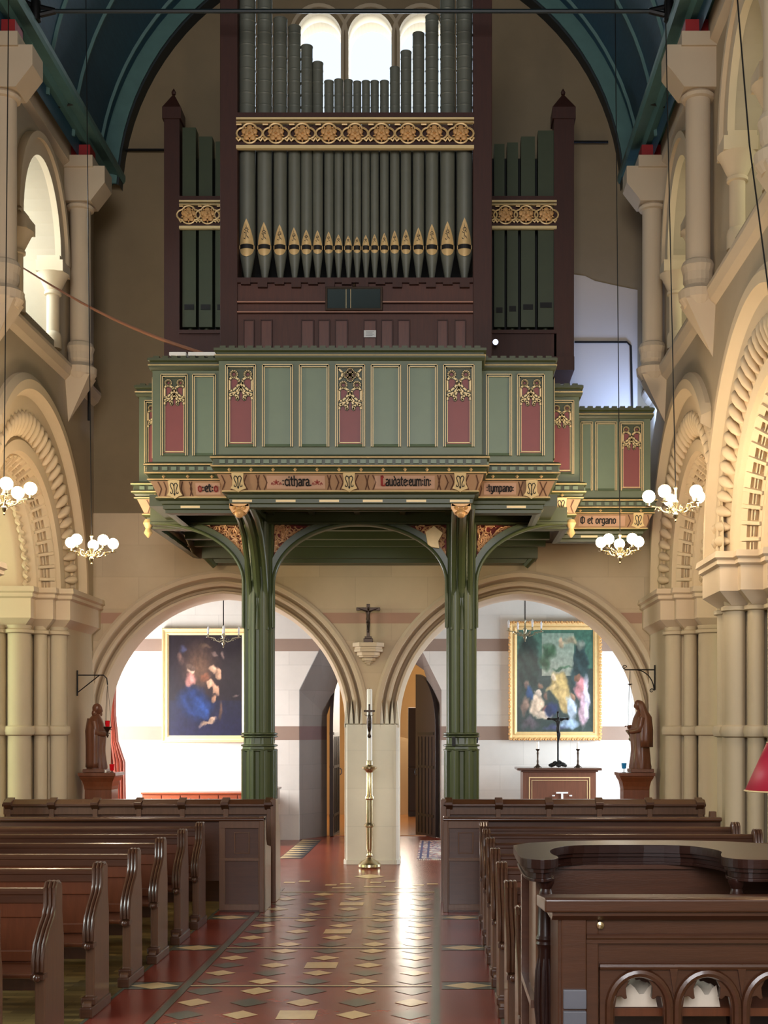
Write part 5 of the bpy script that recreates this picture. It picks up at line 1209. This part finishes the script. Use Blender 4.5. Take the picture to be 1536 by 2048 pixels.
# wall brackets with hanging votive lamps
for s, y in ((-1, 16.0), (1, 16.3)):
    xw = X(s, -.012); xt = px2x(213 if s < 0 else 1257, 15.95); z = zz(1350 if s < 0 else 1337, 15.95)
    t = empty('wall_bracket', (xw, y, z), 'plain black iron bracket on the left corner wall holding a red lamp' if s < 0 else 'black iron bracket with scrolled ends on the right corner wall', 'bracket')
    mb = MB(); mb.tube([(xw, y, z+.06), (xw, y, z-.26)], .010, 8); mb.tube([(xw, y, z), (xt+s*.05, y, z), (xt+s*.01, y, z-.04), (xt, y, z-.12)] if s < 0 else [(xw, y, z), (xt, y, z)], .008, 8)
    if s < 0: mb.tube([(xw, y, z-.22), (xt+s*.1, y, z)], .007, 8)
    else:
        mb.tube([(xw-.02, y, z-.3+.04*math.sin(a)) if False else (xw-.0-.22*math.cos(a)*1.0, y, z-.24+.24*math.sin(a)) for a in [q*PI/2/10 for q in range(11)]][::-1] if False else [(xw-.01-.24*(1-math.cos(a)), y, z-.26+.26*math.sin(a)) for a in [q*PI/2/10 for q in range(11)]], .007, 8)
        for c in ((xt, z+.03), (xw-.04, z-.27)): mb.tube([(c[0]+.032*(1-q/14)*math.cos(q*.6), y, c[1]+.032*(1-q/14)*math.sin(q*.6)) for q in range(14)], .006, 6)
    mb.build('arm', M['iron'], t, True)
    lx, ly = (px2x(212, 15.9), 15.95) if s < 0 else (px2x(1268, 16.2), 16.25)
    xt2 = xt if s < 0 else xt+.07
    zt = zz(1450 if s < 0 else 1458, 15.95)
    L = empty('hanging_lamp', (lx, y, zt), 'red glass sanctuary lamp hanging on chains before the bearded statue' if s < 0 else 'small silver sanctuary lamp hanging on chains before the veiled statue', 'lamp')
    zb_ = z-.12 if s < 0 else z; xh = xt2
    mb = MB()
    for a in range(3): mb.tube([(xh, y, zb_-.0), (xh+.01*math.cos(a*2.1), y+.01*math.sin(a*2.1), zb_-.08), (xh+.048*math.cos(a*2.1), y+.048*math.sin(a*2.1), zt-.03)], .0022, 5)
    if s > 0: mb.lathe([(.03, 0), (.035, -.005), (.005, -.02)], (xh, y, zz(1367, 16.2)), 10)
    mb.build('chain', M['iron'], L)
    mb = MB(); mb.lathe([(.052, -.02), (.05, -.035), (.03, -.06), (.012, -.085), (.01, -.11), (.018, -.13), (.003, -.16)], (xh, y, zt), 14); mb.build('bowl', M['bronze'] if s < 0 else mat('tarnished_silver', (150, 145, 120), .3, .8), L, True)
    if s < 0: mb = MB(); mb.lathe([(.026, -.025), (.032, .055), (.028, .055), (.022, -.01)], (xh, y, zt), 14); mb.build('cup', redg, L, True)
# ============================================================ NARTHEX FURNITURE
def paint(name, x0, x1, z0, z1, y, bg, blobs, fm, label, fw, fancy):
    t = empty(name, ((x0+x1)/2, y, z0), label, 'painting'); nx, nz = 130, 170
    ix0, ix1, iz0, iz1 = x0+fw, x1-fw, z0+fw, z1-fw
    vs = [(ix0+(ix1-ix0)*i/nx, y-.035, iz0+(iz1-iz0)*j/nz) for j in range(nz+1) for i in range(nx+1)]
    me = bpy.data.meshes.new('canvas'); me.from_pydata(vs, [], [(j*(nx+1)+i, j*(nx+1)+i+1, (j+1)*(nx+1)+i+1, (j+1)*(nx+1)+i) for j in range(nz) for i in range(nx)])
    ca = me.color_attributes.new('pigment', 'FLOAT_COLOR', 'POINT'); R = random.Random(3)
    for j in range(nz+1):
        for i in range(nx+1):
            u, v = i/nx, j/nz; n1 = noise.fractal(Vector((u*9, v*9, x0)), 1, 2, 4); n2 = noise.fractal(Vector((u*9+20, v*9, x0)), 1, 2, 4); c = list(bg(u, v)); gr = 1+.16*noise.fractal(Vector((u*26, v*26, x0)), 1, 2, 3); u += .035*n1; v += .035*n2
            for (bx, by, rx, ry, rot, col, soft) in blobs:
                dx, dy = u-bx, v-by; ca_, sa = math.cos(rot), math.sin(rot); p = ((dx*ca_+dy*sa)/rx)**2+((-dx*sa+dy*ca_)/ry)**2
                if p < 1: 
                    w = min(1, (1-p)/(soft*1.5)); sh = .93+.12*math.sin(dx*ca_*38+dy*30); c = [c[q]*(1-w)+col[q]*sh*w for q in range(3)]
            ca.data[j*(nx+1)+i].color = lin([max(0, min(255, q*gr)) for q in c])
    me.update(); cv = link('canvas', me, t)
    k = NT('oil_paint_'+name); a = k.add('ShaderNodeVertexColor', layer_name='pigment'); k.l.new(a.outputs[0], k.b.inputs['Base Color']); k.b.inputs['Roughness'].default_value = .3; k.bump(k.noise(k.pos(), 60, 3), .1, .003)
    me.materials.append(k.m)
    mb = MB(); ring = lambda g, d: [(x0+g, y-d, z0+g), (x1-g, y-d, z0+g), (x1-g, y-d, z1-g), (x0+g, y-d, z1-g), (x0+g, y-d, z0+g)]
    mb.grid([ring(g*fw, d) for g, d in ((0, 0), (0, .05), (.12, .08), (.25, .075), (.35, .055), (.6, .05), (.7, .065), (.82, .06), (.9, .04), (1.02, .034))]); fr = mb.build('frame', fm, t)
    mb = MB()
    if fancy:
        n = 34
        for e in range(4):
            for q in range(n):
                f = (q+.5)/n; g = .012; p = [(x0+g+(x1-x0-2*g)*f, z0+g), (x1-g, z0+g+(z1-z0-2*g)*f), (x0+g+(x1-x0-2*g)*f, z1-g), (x0+g, z0+g+(z1-z0-2*g)*f)][e]
                mb.sphere((p[0], y-.07, p[1]), .022+.006*(q % 2), 6)
        mb.build('carved_edge', M['gold_d'], fr, True)
bgl = lambda u, v: [30+60*math.exp(-((u-.42)**2/.05+(v-.68)**2/.05)), 24+42*math.exp(-((u-.42)**2/.05+(v-.68)**2/.05)), 30+22*math.exp(-((u-.42)**2/.05+(v-.68)**2/.05))] if v > .35 else [28, 28, 44+20*(.4-v)]
bl = [(.35, .32, .28, .2, -.3, (28, 42, 80), .5), (.46, .26, .14, .12, -.6, (36, 58, 108), .6), (.30, .55, .10, .07, .3, (178, 120, 110), .5), (.30, .64, .05, .045, 0, (200, 165, 140), .4), (.30, .67, .06, .04, 0, (90, 70, 60), .4),
      (.60, .66, .05, .05, .3, (190, 150, 122), .4), (.66, .62, .04, .06, .3, (170, 130, 104), .4), (.56, .52, .05, .035, .5, (186, 146, 118), .4), (.62, .47, .035, .08, .4, (180, 136, 108), .4), (.60, .37, .03, .05, -.3, (160, 118, 92), .5), (.5, .57, .07, .05, .1, (120, 74, 54), .6),
      (.73, .80, .03, .05, .6, (110, 90, 84), .6), (.62, .8, .05, .02, -.3, (104, 84, 78), .6), (.2, .86, .07, .05, .8, (66, 66, 92), .7), (.16, .76, .05, .07, .3, (100, 74, 66), .7), (.92, .4, .05, .02, .3, (98, 82, 80), .6), (.52, .12, .14, .02, .2, (132, 108, 90), .5), (.6, .16, .07, .03, .4, (160, 130, 108), .5), (.7, .25, .04, .12, .1, (80, 58, 50), .6), (.5, .9, .1, .02, -.2, (90, 70, 58), .7)]
paint('framed_painting', px2x(323, 20.3), px2x(497, 20.3), zz(1485, 20.3), zz(1256, 20.3), 20.38, bgl, bl, M['gold_l'], 'large dark oil painting with a blue draped figure in a plain gilt frame', .11, False)
bgr = lambda u, v: ([62, 96, 82] if v > .62 else [48, 60, 56]) if not (.33 < u < .75 and .55 < v < .97) else [118+40*(1-v), 138, 122]
br_ = [(.14, .66, .16, .34, 0, (34, 52, 46), .3), (.83, .6, .12, .32, 0, (44, 62, 62), .3), (.42, .78, .10, .10, .3, (48, 78, 52), .6), (.36, .68, .09, .08, -.4, (42, 70, 46), .6), (.6, .62, .16, .02, 0, (70, 96, 72), .6),
       (.72, .88, .12, .06, -.3, (148, 138, 112), .6), (.60, .85, .06, .05, .4, (168, 148, 118), .5), (.84, .86, .07, .06, .2, (120, 128, 116), .6), (.58, .90, .04, .04, 0, (190, 160, 130), .5),
       (.58, .42, .13, .21, .5, (178, 152, 96), .35), (.62, .30, .10, .14, .2, (186, 158, 104), .4), (.50, .54, .045, .045, 0, (202, 180, 150), .4), (.46, .44, .10, .03, .3, (190, 162, 112), .5),
       (.86, .42, .10, .14, .1, (196, 130, 132), .35), (.88, .22, .08, .2, 0, (182, 150, 160), .4), (.80, .53, .04, .04, 0, (120, 84, 66), .4), (.92, .34, .05, .26, 0, (206, 196, 206), .5),
       (.72, .22, .08, .14, .2, (172, 184, 196), .4), (.74, .34, .035, .035, 0, (150, 116, 92), .4), (.68, .08, .16, .05, 0, (150, 170, 190), .5),
       (.25, .26, .10, .13, -.4, (204, 178, 152), .35), (.36, .17, .12, .045, -.1, (206, 182, 158), .4), (.28, .38, .04, .045, 0, (200, 180, 160), .4), (.38, .23, .05, .04, 0, (156, 92, 76), .5),
       (.14, .46, .06, .06, 0, (120, 96, 84), .5), (.17, .38, .06, .09, 0, (44, 76, 118), .5), (.10, .26, .06, .12, 0, (130, 106, 92), .5), (.30, .46, .05, .04, .2, (138, 104, 84), .5), (.38, .36, .04, .05, 0, (120, 92, 78), .5), (.45, .22, .10, .09, 0, (40, 52, 84), .5),
       (.16, .08, .14, .07, 0, (88, 80, 84), .6), (.5, .05, .18, .04, 0, (70, 74, 98), .6)]
paint('framed_painting', px2x(1018, 20.3), px2x(1203, 20.3), zz(1480, 20.3), zz(1243, 20.3), 20.38, bgr, br_, M['gold'], 'large painting of gathered robed figures under trees in a wide ornate gilt frame', .13, True)
# altar table
ya = 19.3; x0, x1 = px2x(1046, ya), px2x(1192, ya); zt = zz(1536, ya)
t = empty('side_altar', ((x0+x1)/2, ya, 0), 'brown wooden altar table with gold panel lines beneath the right painting', 'altar')
mb = MB(); mb.box(x0, x1, ya, ya+.6, 0, zt-.05); mb.build('body', M['carvewood'], t)
mb = MB(); mb.box(px2x(1034, ya), px2x(1203, ya), ya-.07, ya+.65, zt-.035, zt); mb.box(x0-.03, x1+.03, ya-.04, ya+.62, zt-.06, zt-.035); mb.build('altar_top', M['oak'], t, False, .006)
mb = MB()
for g, w in ((.09, .012), (.13, .006)):
    for b in ((x0+g, x1-g, zt-.06-g, zt-.06-g+w), (x0+g, x0+g+w, 0.1, zt-.06-g), (x1-g-w, x1-g, 0.1, zt-.06-g)): mb.box(b[0], b[1], ya-.006, ya, b[2], b[3])
mb.build('gold_line', M['gold_l'], t)
mb = MB(); xc = px2x(1124, ya); zc = zz(1590, ya)
mb.box(xc-.016, xc+.016, ya-.02, ya, zc-.06, zc+.045); mb.box(xc-.09, xc+.09, ya-.02, ya, zc+.02, zc+.045); mb.box(xc-.15, xc-.11, ya-.02, ya, zc-.02, zc); mb.box(xc+.11, xc+.15, ya-.02, ya, zc-.02, zc); mb.build('emblem', M['white'], t, False, .004)
xcr = px2x(1116, ya+.2); t = empty('altar_crucifix', (xcr, ya+.2, zt), 'dark metal crucifix with a rocky base standing on the side altar', 'crucifix')
zq = lambda py: zz(py, ya+.2)
mb = MB(); mb.tube([(xcr, ya+.2, zt+.05), (xcr, ya+.2, zq(1425))], .014, 8); mb.tube([(xcr-.15, ya+.2, zq(1438)), (xcr+.15, ya+.2, zq(1438))], .013, 8)
for c in ((xcr-.15, zq(1438)), (xcr+.15, zq(1438)), (xcr, zq(1425))): mb.sphere((c[0], ya+.2, c[1]), .02, 8)
mb.build('cross', M['iron'], t, True)
mb = MB(); R = random.Random(2)
for i in range(16): 
    a = R.uniform(0, 6.28); r = R.uniform(0, .1); mb.sphere((xcr+r*math.cos(a)*1.2, ya+.2+r*math.sin(a)*.6, zt+.03+max(0, .08-r*.7)*R.random()), R.uniform(.03, .045), 7, (1, .8, .8))
mb.build('base', M['iron'], t, True)
corpus(t, (xcr, ya+.17, zq(1457)), .48, M['iron'])
for i, px in enumerate((1075.5, 1156)):
    x = px2x(px, ya+.15); t = empty('altar_candlestick', (x, ya+.15, zt), 'dark candlestick with a white candle on the side altar, %s of its crucifix' % ('left', 'right')[i], 'candlestick', 'altar candlesticks')
    mb = MB(); mb.lathe([(.06, 0), (.06, .012), (.03, .03), (.014, .06), (.018, .1), (.012, .13), (.014, .2), (.018, .22), (.012, .25), (.03, .275), (.032, .285), (.012, .29)], (x, ya+.15, zt), 14); mb.build('stick', M['bronze'], t, True)
    mb = MB(); mb.lathe([(.019, 0), (.019, .105), (.008, .11)], (x, ya+.15, zt+.287), 12); mb.build('candle', M['wax'], t, True)
# chest of drawers
yd = 19.85; x0, x1 = px2x(282, yd), px2x(520, yd); t = empty('drawer_chest', ((x0+x1)/2, yd, 0), 'long low reddish wooden chest of drawers beneath the left painting', 'chest')
mb = MB(); mb.box(x0+.02, x1-.02, yd, yd+.48, 0, .76); mb.build('body', M['pine'], t)
mb = MB(); mb.box(x0, x1, yd-.03, yd+.5, .76, .79); mb.build('top', M['pine'], t, False, .006)
for i in range(6):
    a = x0+.04+(x1-x0-.08)*i/6; b = a+(x1-x0-.08)/6-.02
    for z0, z1 in ((.62, .745), (.45, .60), (.26, .43), (.06, .24)):
        mb = MB(); mb.box(a, b, yd-.015, yd, z0, z1); dr = mb.build('drawer', M['pine'], t, False, .004); mb = MB(); mb.sphere(((a+b)/2, yd-.03, (z0+z1)/2), .018, 8); mb.build('knob', M['oak'], dr, True)
mb = MB(); mb.box(px2x(545, 19.6), px2x(553, 19.6), 19.4, 20.0, .6, .84); mb.box(px2x(540, 19.6), px2x(556, 19.6), 19.35, 20.05, .84, .87); mb.box(px2x(545, 19.6), px2x(550, 19.6), 19.4, 20.0, 0, .6); tag(mb.build('wooden_lectern', M['oak_end'], None, False, .006), 'small brown wooden desk edge behind the left green column', 'desk')
# curtain
t = empty('curtain', (-4.8, 18.6, 0), 'reddish brown curtain hanging at the left edge of the left arch', 'curtain')
mb = MB(); rows = []
for z in (.02, .6, 1.0, 1.3, 1.6, 2.0, 2.6, 3.0):
    w = .24 if z < 1.35 else (.14 if z < 1.8 else .10)
    rows.append([(-4.79+w*i/24, 18.5+.05*math.sin(i*1.3)+.02*math.sin(z*3), z) for i in range(25)])
mb.grid(rows); c = mb.build('cloth', mat('rust_curtain', (190, 122, 106), .8, bump=.1), t, True); c.modifiers.new('s', 'SOLIDIFY').thickness = .01
mb = MB(); mb.tube([(-4.95, 18.5, 3.02), (-4.35, 18.5, 3.02)], .015, 8); mb.build('rod', M['brass'], t, True)
# doors
def leaf(hx, hy, ang, s, label):
    t = empty('oak_door', (hx, hy, 0), label, 'door', 'pointed oak double doors')
    w = .90; q = [(0, .01), (w, .01), (w, 2.70)]+[(w-w*math.sin(a)*.999, 1.78+.92*math.cos(a)**.9) for a in [i*PI/2/14 for i in range(1, 14)]]+[(0, 1.75)]
    d = Vector((math.cos(ang), math.sin(ang), 0)); n = Vector((-d.y, d.x, 0))*s
    b = plate('leaf', q, [], .06, M['door'], (hx, hy, 0), d, (0, 0, 1), n, t, .006)
    mb = MB()
    for sd in (-1, 1):
        off = n*(-.004 if sd < 0 else .064)
        for z in (.35, 1.15, 1.7): mb.obox(Vector((hx, hy, z))+d*.42+off, d*.36, (0, 0, .022), n*.005)
        for u in (.15, .3, .45, .6, .75): mb.obox(Vector((hx, hy, .85))+d*u+off, d*.006, (0, 0, .8), n*.004)
    mb.build('strap_hinge', M['iron'], b)
    mb = MB(); 
    for sd in (-.012, .072):
        c = Vector((hx, hy, 1.05))+d*.82+n*sd; mb.tube([c+Vector((0, 0, .06)), c+n*(.03 if sd > 0 else -.03)+Vector((0, 0, .03)), c+n*(.03 if sd > 0 else -.03)-Vector((0, 0, .03)), c-Vector((0, 0, .06))], .009, 6)
    mb.build('handle', mat('steel', (150, 150, 155), .25, .9), b, True)
leaf(-1.80, 20.95, math.radians(87.5), -1, 'dark oak door leaf standing open, left of the central pier')
leaf(-.005, 20.75, math.radians(112), 1, 'dark oak door leaf with its pointed head standing open, right of the central pier')
# rug
k = NT('rug_weave'); tc = k.objc(); sp = k.add('ShaderNodeSeparateXYZ'); k.l.new(tc, sp.inputs[0])
v = k.add('ShaderNodeTexVoronoi'); v.inputs['Scale'].default_value = 9; k.l.new(tc, v.inputs['Vector']); cr = k.add('ShaderNodeValToRGB'); k.l.new(v.outputs['Distance'], cr.inputs[0])
cr.color_ramp.interpolation = 'CONSTANT'; e = cr.color_ramp.elements; e[0].color = lin((172, 160, 150)); e[1].color = lin((92, 84, 110)); e[1].position = .3; e2 = e.new(.45); e2.color = lin((158, 106, 98)); e3 = e.new(.6); e3.color = lin((196, 186, 170))
k.l.new(cr.outputs[0], k.b.inputs['Base Color']); k.b.inputs['Roughness'].default_value = .95; k.bump(k.noise(tc, 160, 2), .4, .004)
t = empty('patterned_rug', (.4, 18.3, 0), 'patterned fringed rug on the tiles right of the central pier', 'rug')
mb = MB(); mb.box(-.30, 1.1, 17.35, 20.2, .002, .012); rg = mb.build('pile', k.m, t)
mb = MB()
for (a, b, c_, d_) in ((-.27, -.24, 17.4, 20.15), (-.17, -.14, 17.5, 20.05), (-.27, 1.1, 17.42, 17.45), (-.17, 1.1, 17.55, 17.58)): mb.box(a, b, c_, d_, .012, .0135)
mb.build('border_stripe', mat('rug_navy', (70, 66, 96), .95, bump=0), rg)
mb = MB()
for i in range(53): mb.box(-.30+.0265*i, -.288+.0265*i, 17.29, 17.36, .002, .006); mb.box(-.30+.0265*i, -.288+.0265*i, 20.19, 20.27, .002, .006)
mb.build('fringe', M['wax'], rg)
# little things on the columns
hook = (lambda mb: (mb.tube([(px2x(908, 14.0)+.012*math.cos(a), 14.0, 1.62+.03*math.sin(a)) for a in [i*.6 for i in range(8)]], .006, 6), mb.box(px2x(904, 14.0), px2x(911, 14.0), 13.99, 14.02, 1.60, 1.70), mb.build('iron_hook', M['iron'], GAL))[-1])(MB())
# ============================================================ CHANDELIERS AND WIRES
def chandelier(c, R, n, lit, label, ztop, xtop, grp, ph=0.3):
    t = empty('chandelier', c, label, 'chandelier', grp); x, y, z = c
    if lit: ztop = VZ+math.sqrt(VR*VR-(xtop-CX)**2)+.02
    m = M['brass'] if lit else mat('tarnished_silver', (150, 145, 120), .3, .8)
    mb = MB(); mb.lathe([(.002, -.13), (.012, -.115), (.005, -.10), (.02, -.085), (.028, -.06), (.014, -.04), (.012, .0), (.026, .03), (.03, .05), (.012, .08), (.01, .16), (.018, .18), (.004, .2)], c, 14); mb.build('stem', m, t, True)
    mb = MB(); mb.tube([(x, y, z+.19), (x+(xtop-x)*.5, y, (z+ztop)/2), (xtop, y, ztop)], .005 if lit else .008, 6); mb.build('wire', M['iron'], t)
    for i in range(n):
        a = 2*PI*i/n+ph; d = Vector((math.cos(a), math.sin(a), 0)); o = Vector(c)
        pts = [o+d*(R*u)+Vector((0, 0, w)) for u, w in ((.06, -.02), (.25, -.045), (.45, -.03), (.62, .01), (.8, .02), (1.0, .02))]
        mb = MB(); mb.tube(pts, .0065, 6); q = o+d*R*.62
        mb.tube([q+d*(.035*(1-j/12)*math.cos(j*.6))+Vector((0, 0, .02+.035*(1-j/12)*math.sin(j*.6)-.03)) for j in range(12)], .005, 5)
        q = o+d*R*.3; mb.tube([q+d*(.03*(1-j/12)*math.cos(j*.6+2))+Vector((0, 0, -.01+.03*(1-j/12)*math.sin(j*.6+2))) for j in range(12)], .004, 5)
        e = o+d*R+Vector((0, 0, .02)); mb.lathe([(.03, 0), (.034, .006), (.012, .01), (.012, .05)], e, 12); ar_ = mb.build('arm', m, t, True)
        mb = MB()
        if lit: mb.sphere(e+Vector((0, 0, .095)), .058, 16); mb.build('globe', mat('glowing_globe', (255, 240, 215), .3, bump=0, emit=(255, 226, 176), es=24), ar_, True)
        else: mb.lathe([(.012, .05), (.013, .10), (.017, .115), (.012, .145), (.002, .165)], e, 10); mb.build('candle_bulb', mat('clear_bulb', (225, 225, 225), .1, var=.02, bump=0), ar_, True)
    if lit: point('chandelier_light', (x, y, z+.14), 42, (1, .82, .62), .16)
chandelier(at(183, 1106, 13.6), .23, 5, True, 'lit brass chandelier with glass globes hanging left of the gallery', 8.9, px2x(192, 13.6)-.12, 'lit chandeliers', .5)
chandelier(at(1240, 1104, 13.6), .21, 5, True, 'lit brass chandelier with glass globes hanging just under the right gallery wing', 8.9, px2x(1228, 13.6), 'lit chandeliers', .2)
chandelier(at(8, 1002, 11.4), .23, 5, True, 'lit brass chandelier cut off by the left edge of the picture', 8.9, px2x(22, 11.4), 'lit chandeliers', .1)
chandelier(at(1351, 1016, 11.5), .24, 5, True, 'lit brass chandelier before the mouldings of the right arch, highest on that side', 8.9, px2x(1320, 11.5), 'lit chandeliers', .35)
chandelier(at(447, 1278, 18.6), .22, 4, False, 'unlit chandelier with candle bulbs before the left painting', 4.3, px2x(447, 18.6), 'unlit porch chandeliers', .2)
chandelier(at(1050, 1266, 18.6), .26, 4, False, 'unlit chandelier with candle bulbs before the right painting', 4.3, px2x(1050, 18.6), 'unlit porch chandeliers', .35)
mb = MB(); a = at(1470, -60, 9.0); b = at(1545, 640, 9.0); mb.tube([a, (a+b)/2+Vector((-.03, 0, 0)), b], .006, 6); tag(mb.build('hanging_wire', M['iron'], None, True), 'thin black wire slanting down at the right edge before the clerestory', 'wire')
# cable from the clerestory to the gallery, pipes and brackets on the wall
mb = MB(); a = Vector((-4.62, 13.95, zz(528, 13.95))); b = Vector((px2x(432, 13.3), 13.3, zz(716, 13.3))); pts = [a+(b-a)*i/12+Vector((0, 0, -.10*math.sin(PI*i/12))) for i in range(13)]
mb.tube(pts, [.008+.014*i/12 for i in range(13)], 8); tag(mb.build('slack_cable', mat('tan_cable', (150, 104, 78), .5), None, True), 'tan cable sagging from the left clerestory window to the gallery handrail', 'cable')
mb = MB(); z = zz(297, 16.7); mb.tube([(px2x(242, 16.7), 16.74, z), (px2x(330, 16.7), 16.74, z)], .018, 6); tag(mb.build('wall_rod', M['iron'], None, True), 'dark horizontal rod on the west wall left of the organ', 'rod', 'rods on the west wall')
mb = MB(); z = zz(281, 16.7); mb.tube([(px2x(1140, 16.7), 16.74, z), (px2x(1217, 16.7), 16.74, z)], .018, 6); tag(mb.build('wall_rod', M['iron'], None, True), 'dark horizontal rod on the west wall right of the organ', 'rod', 'rods on the west wall')
mb = MB(); z = zz(681, 16.7); mb.tube([(px2x(1150, 16.7), 16.76, z), (px2x(1255, 16.7), 16.76, z), (px2x(1263, 16.7), 16.76, z-.05), (px2x(1266, 16.7), 16.76, z-.85)], .014, 6); tag(mb.build('conduit', M['iron'], None, True), 'thin dark conduit bending down the white wall patch beside the right corner', 'conduit')
mb = MB(); mb.tube([(px2x(1228, 16.7), 16.76, 9.0), (px2x(1231, 16.7), 16.76, 6.0)], .008, 6)
mb = MB(); x = X(-1, -.02); mb.tube([(X(-1, -.10), 16.2, 8.6), (X(-1, -.10), 16.2, 5.7)], .016, 8); tag(mb.build('downpipe', M['iron'], None, True), 'slim black vertical pipe in the left corner beside the wall shaft', 'pipe')
mb = MB(); xx = px2x(950, 18.0); mb.tube([(xx, 18.0, 4.3), (xx, 18.0, zz(1470, 18.0))], .006, 6); mb.lathe([(.02, -.06), (.03, 0), (.02, .05)], (xx+.02, 18.0, zz(1478, 18)), 8); tag(mb.build('bell_cord', M['iron'], None, True), 'thin dark cord with a weight hanging beside the right green column', 'cord')
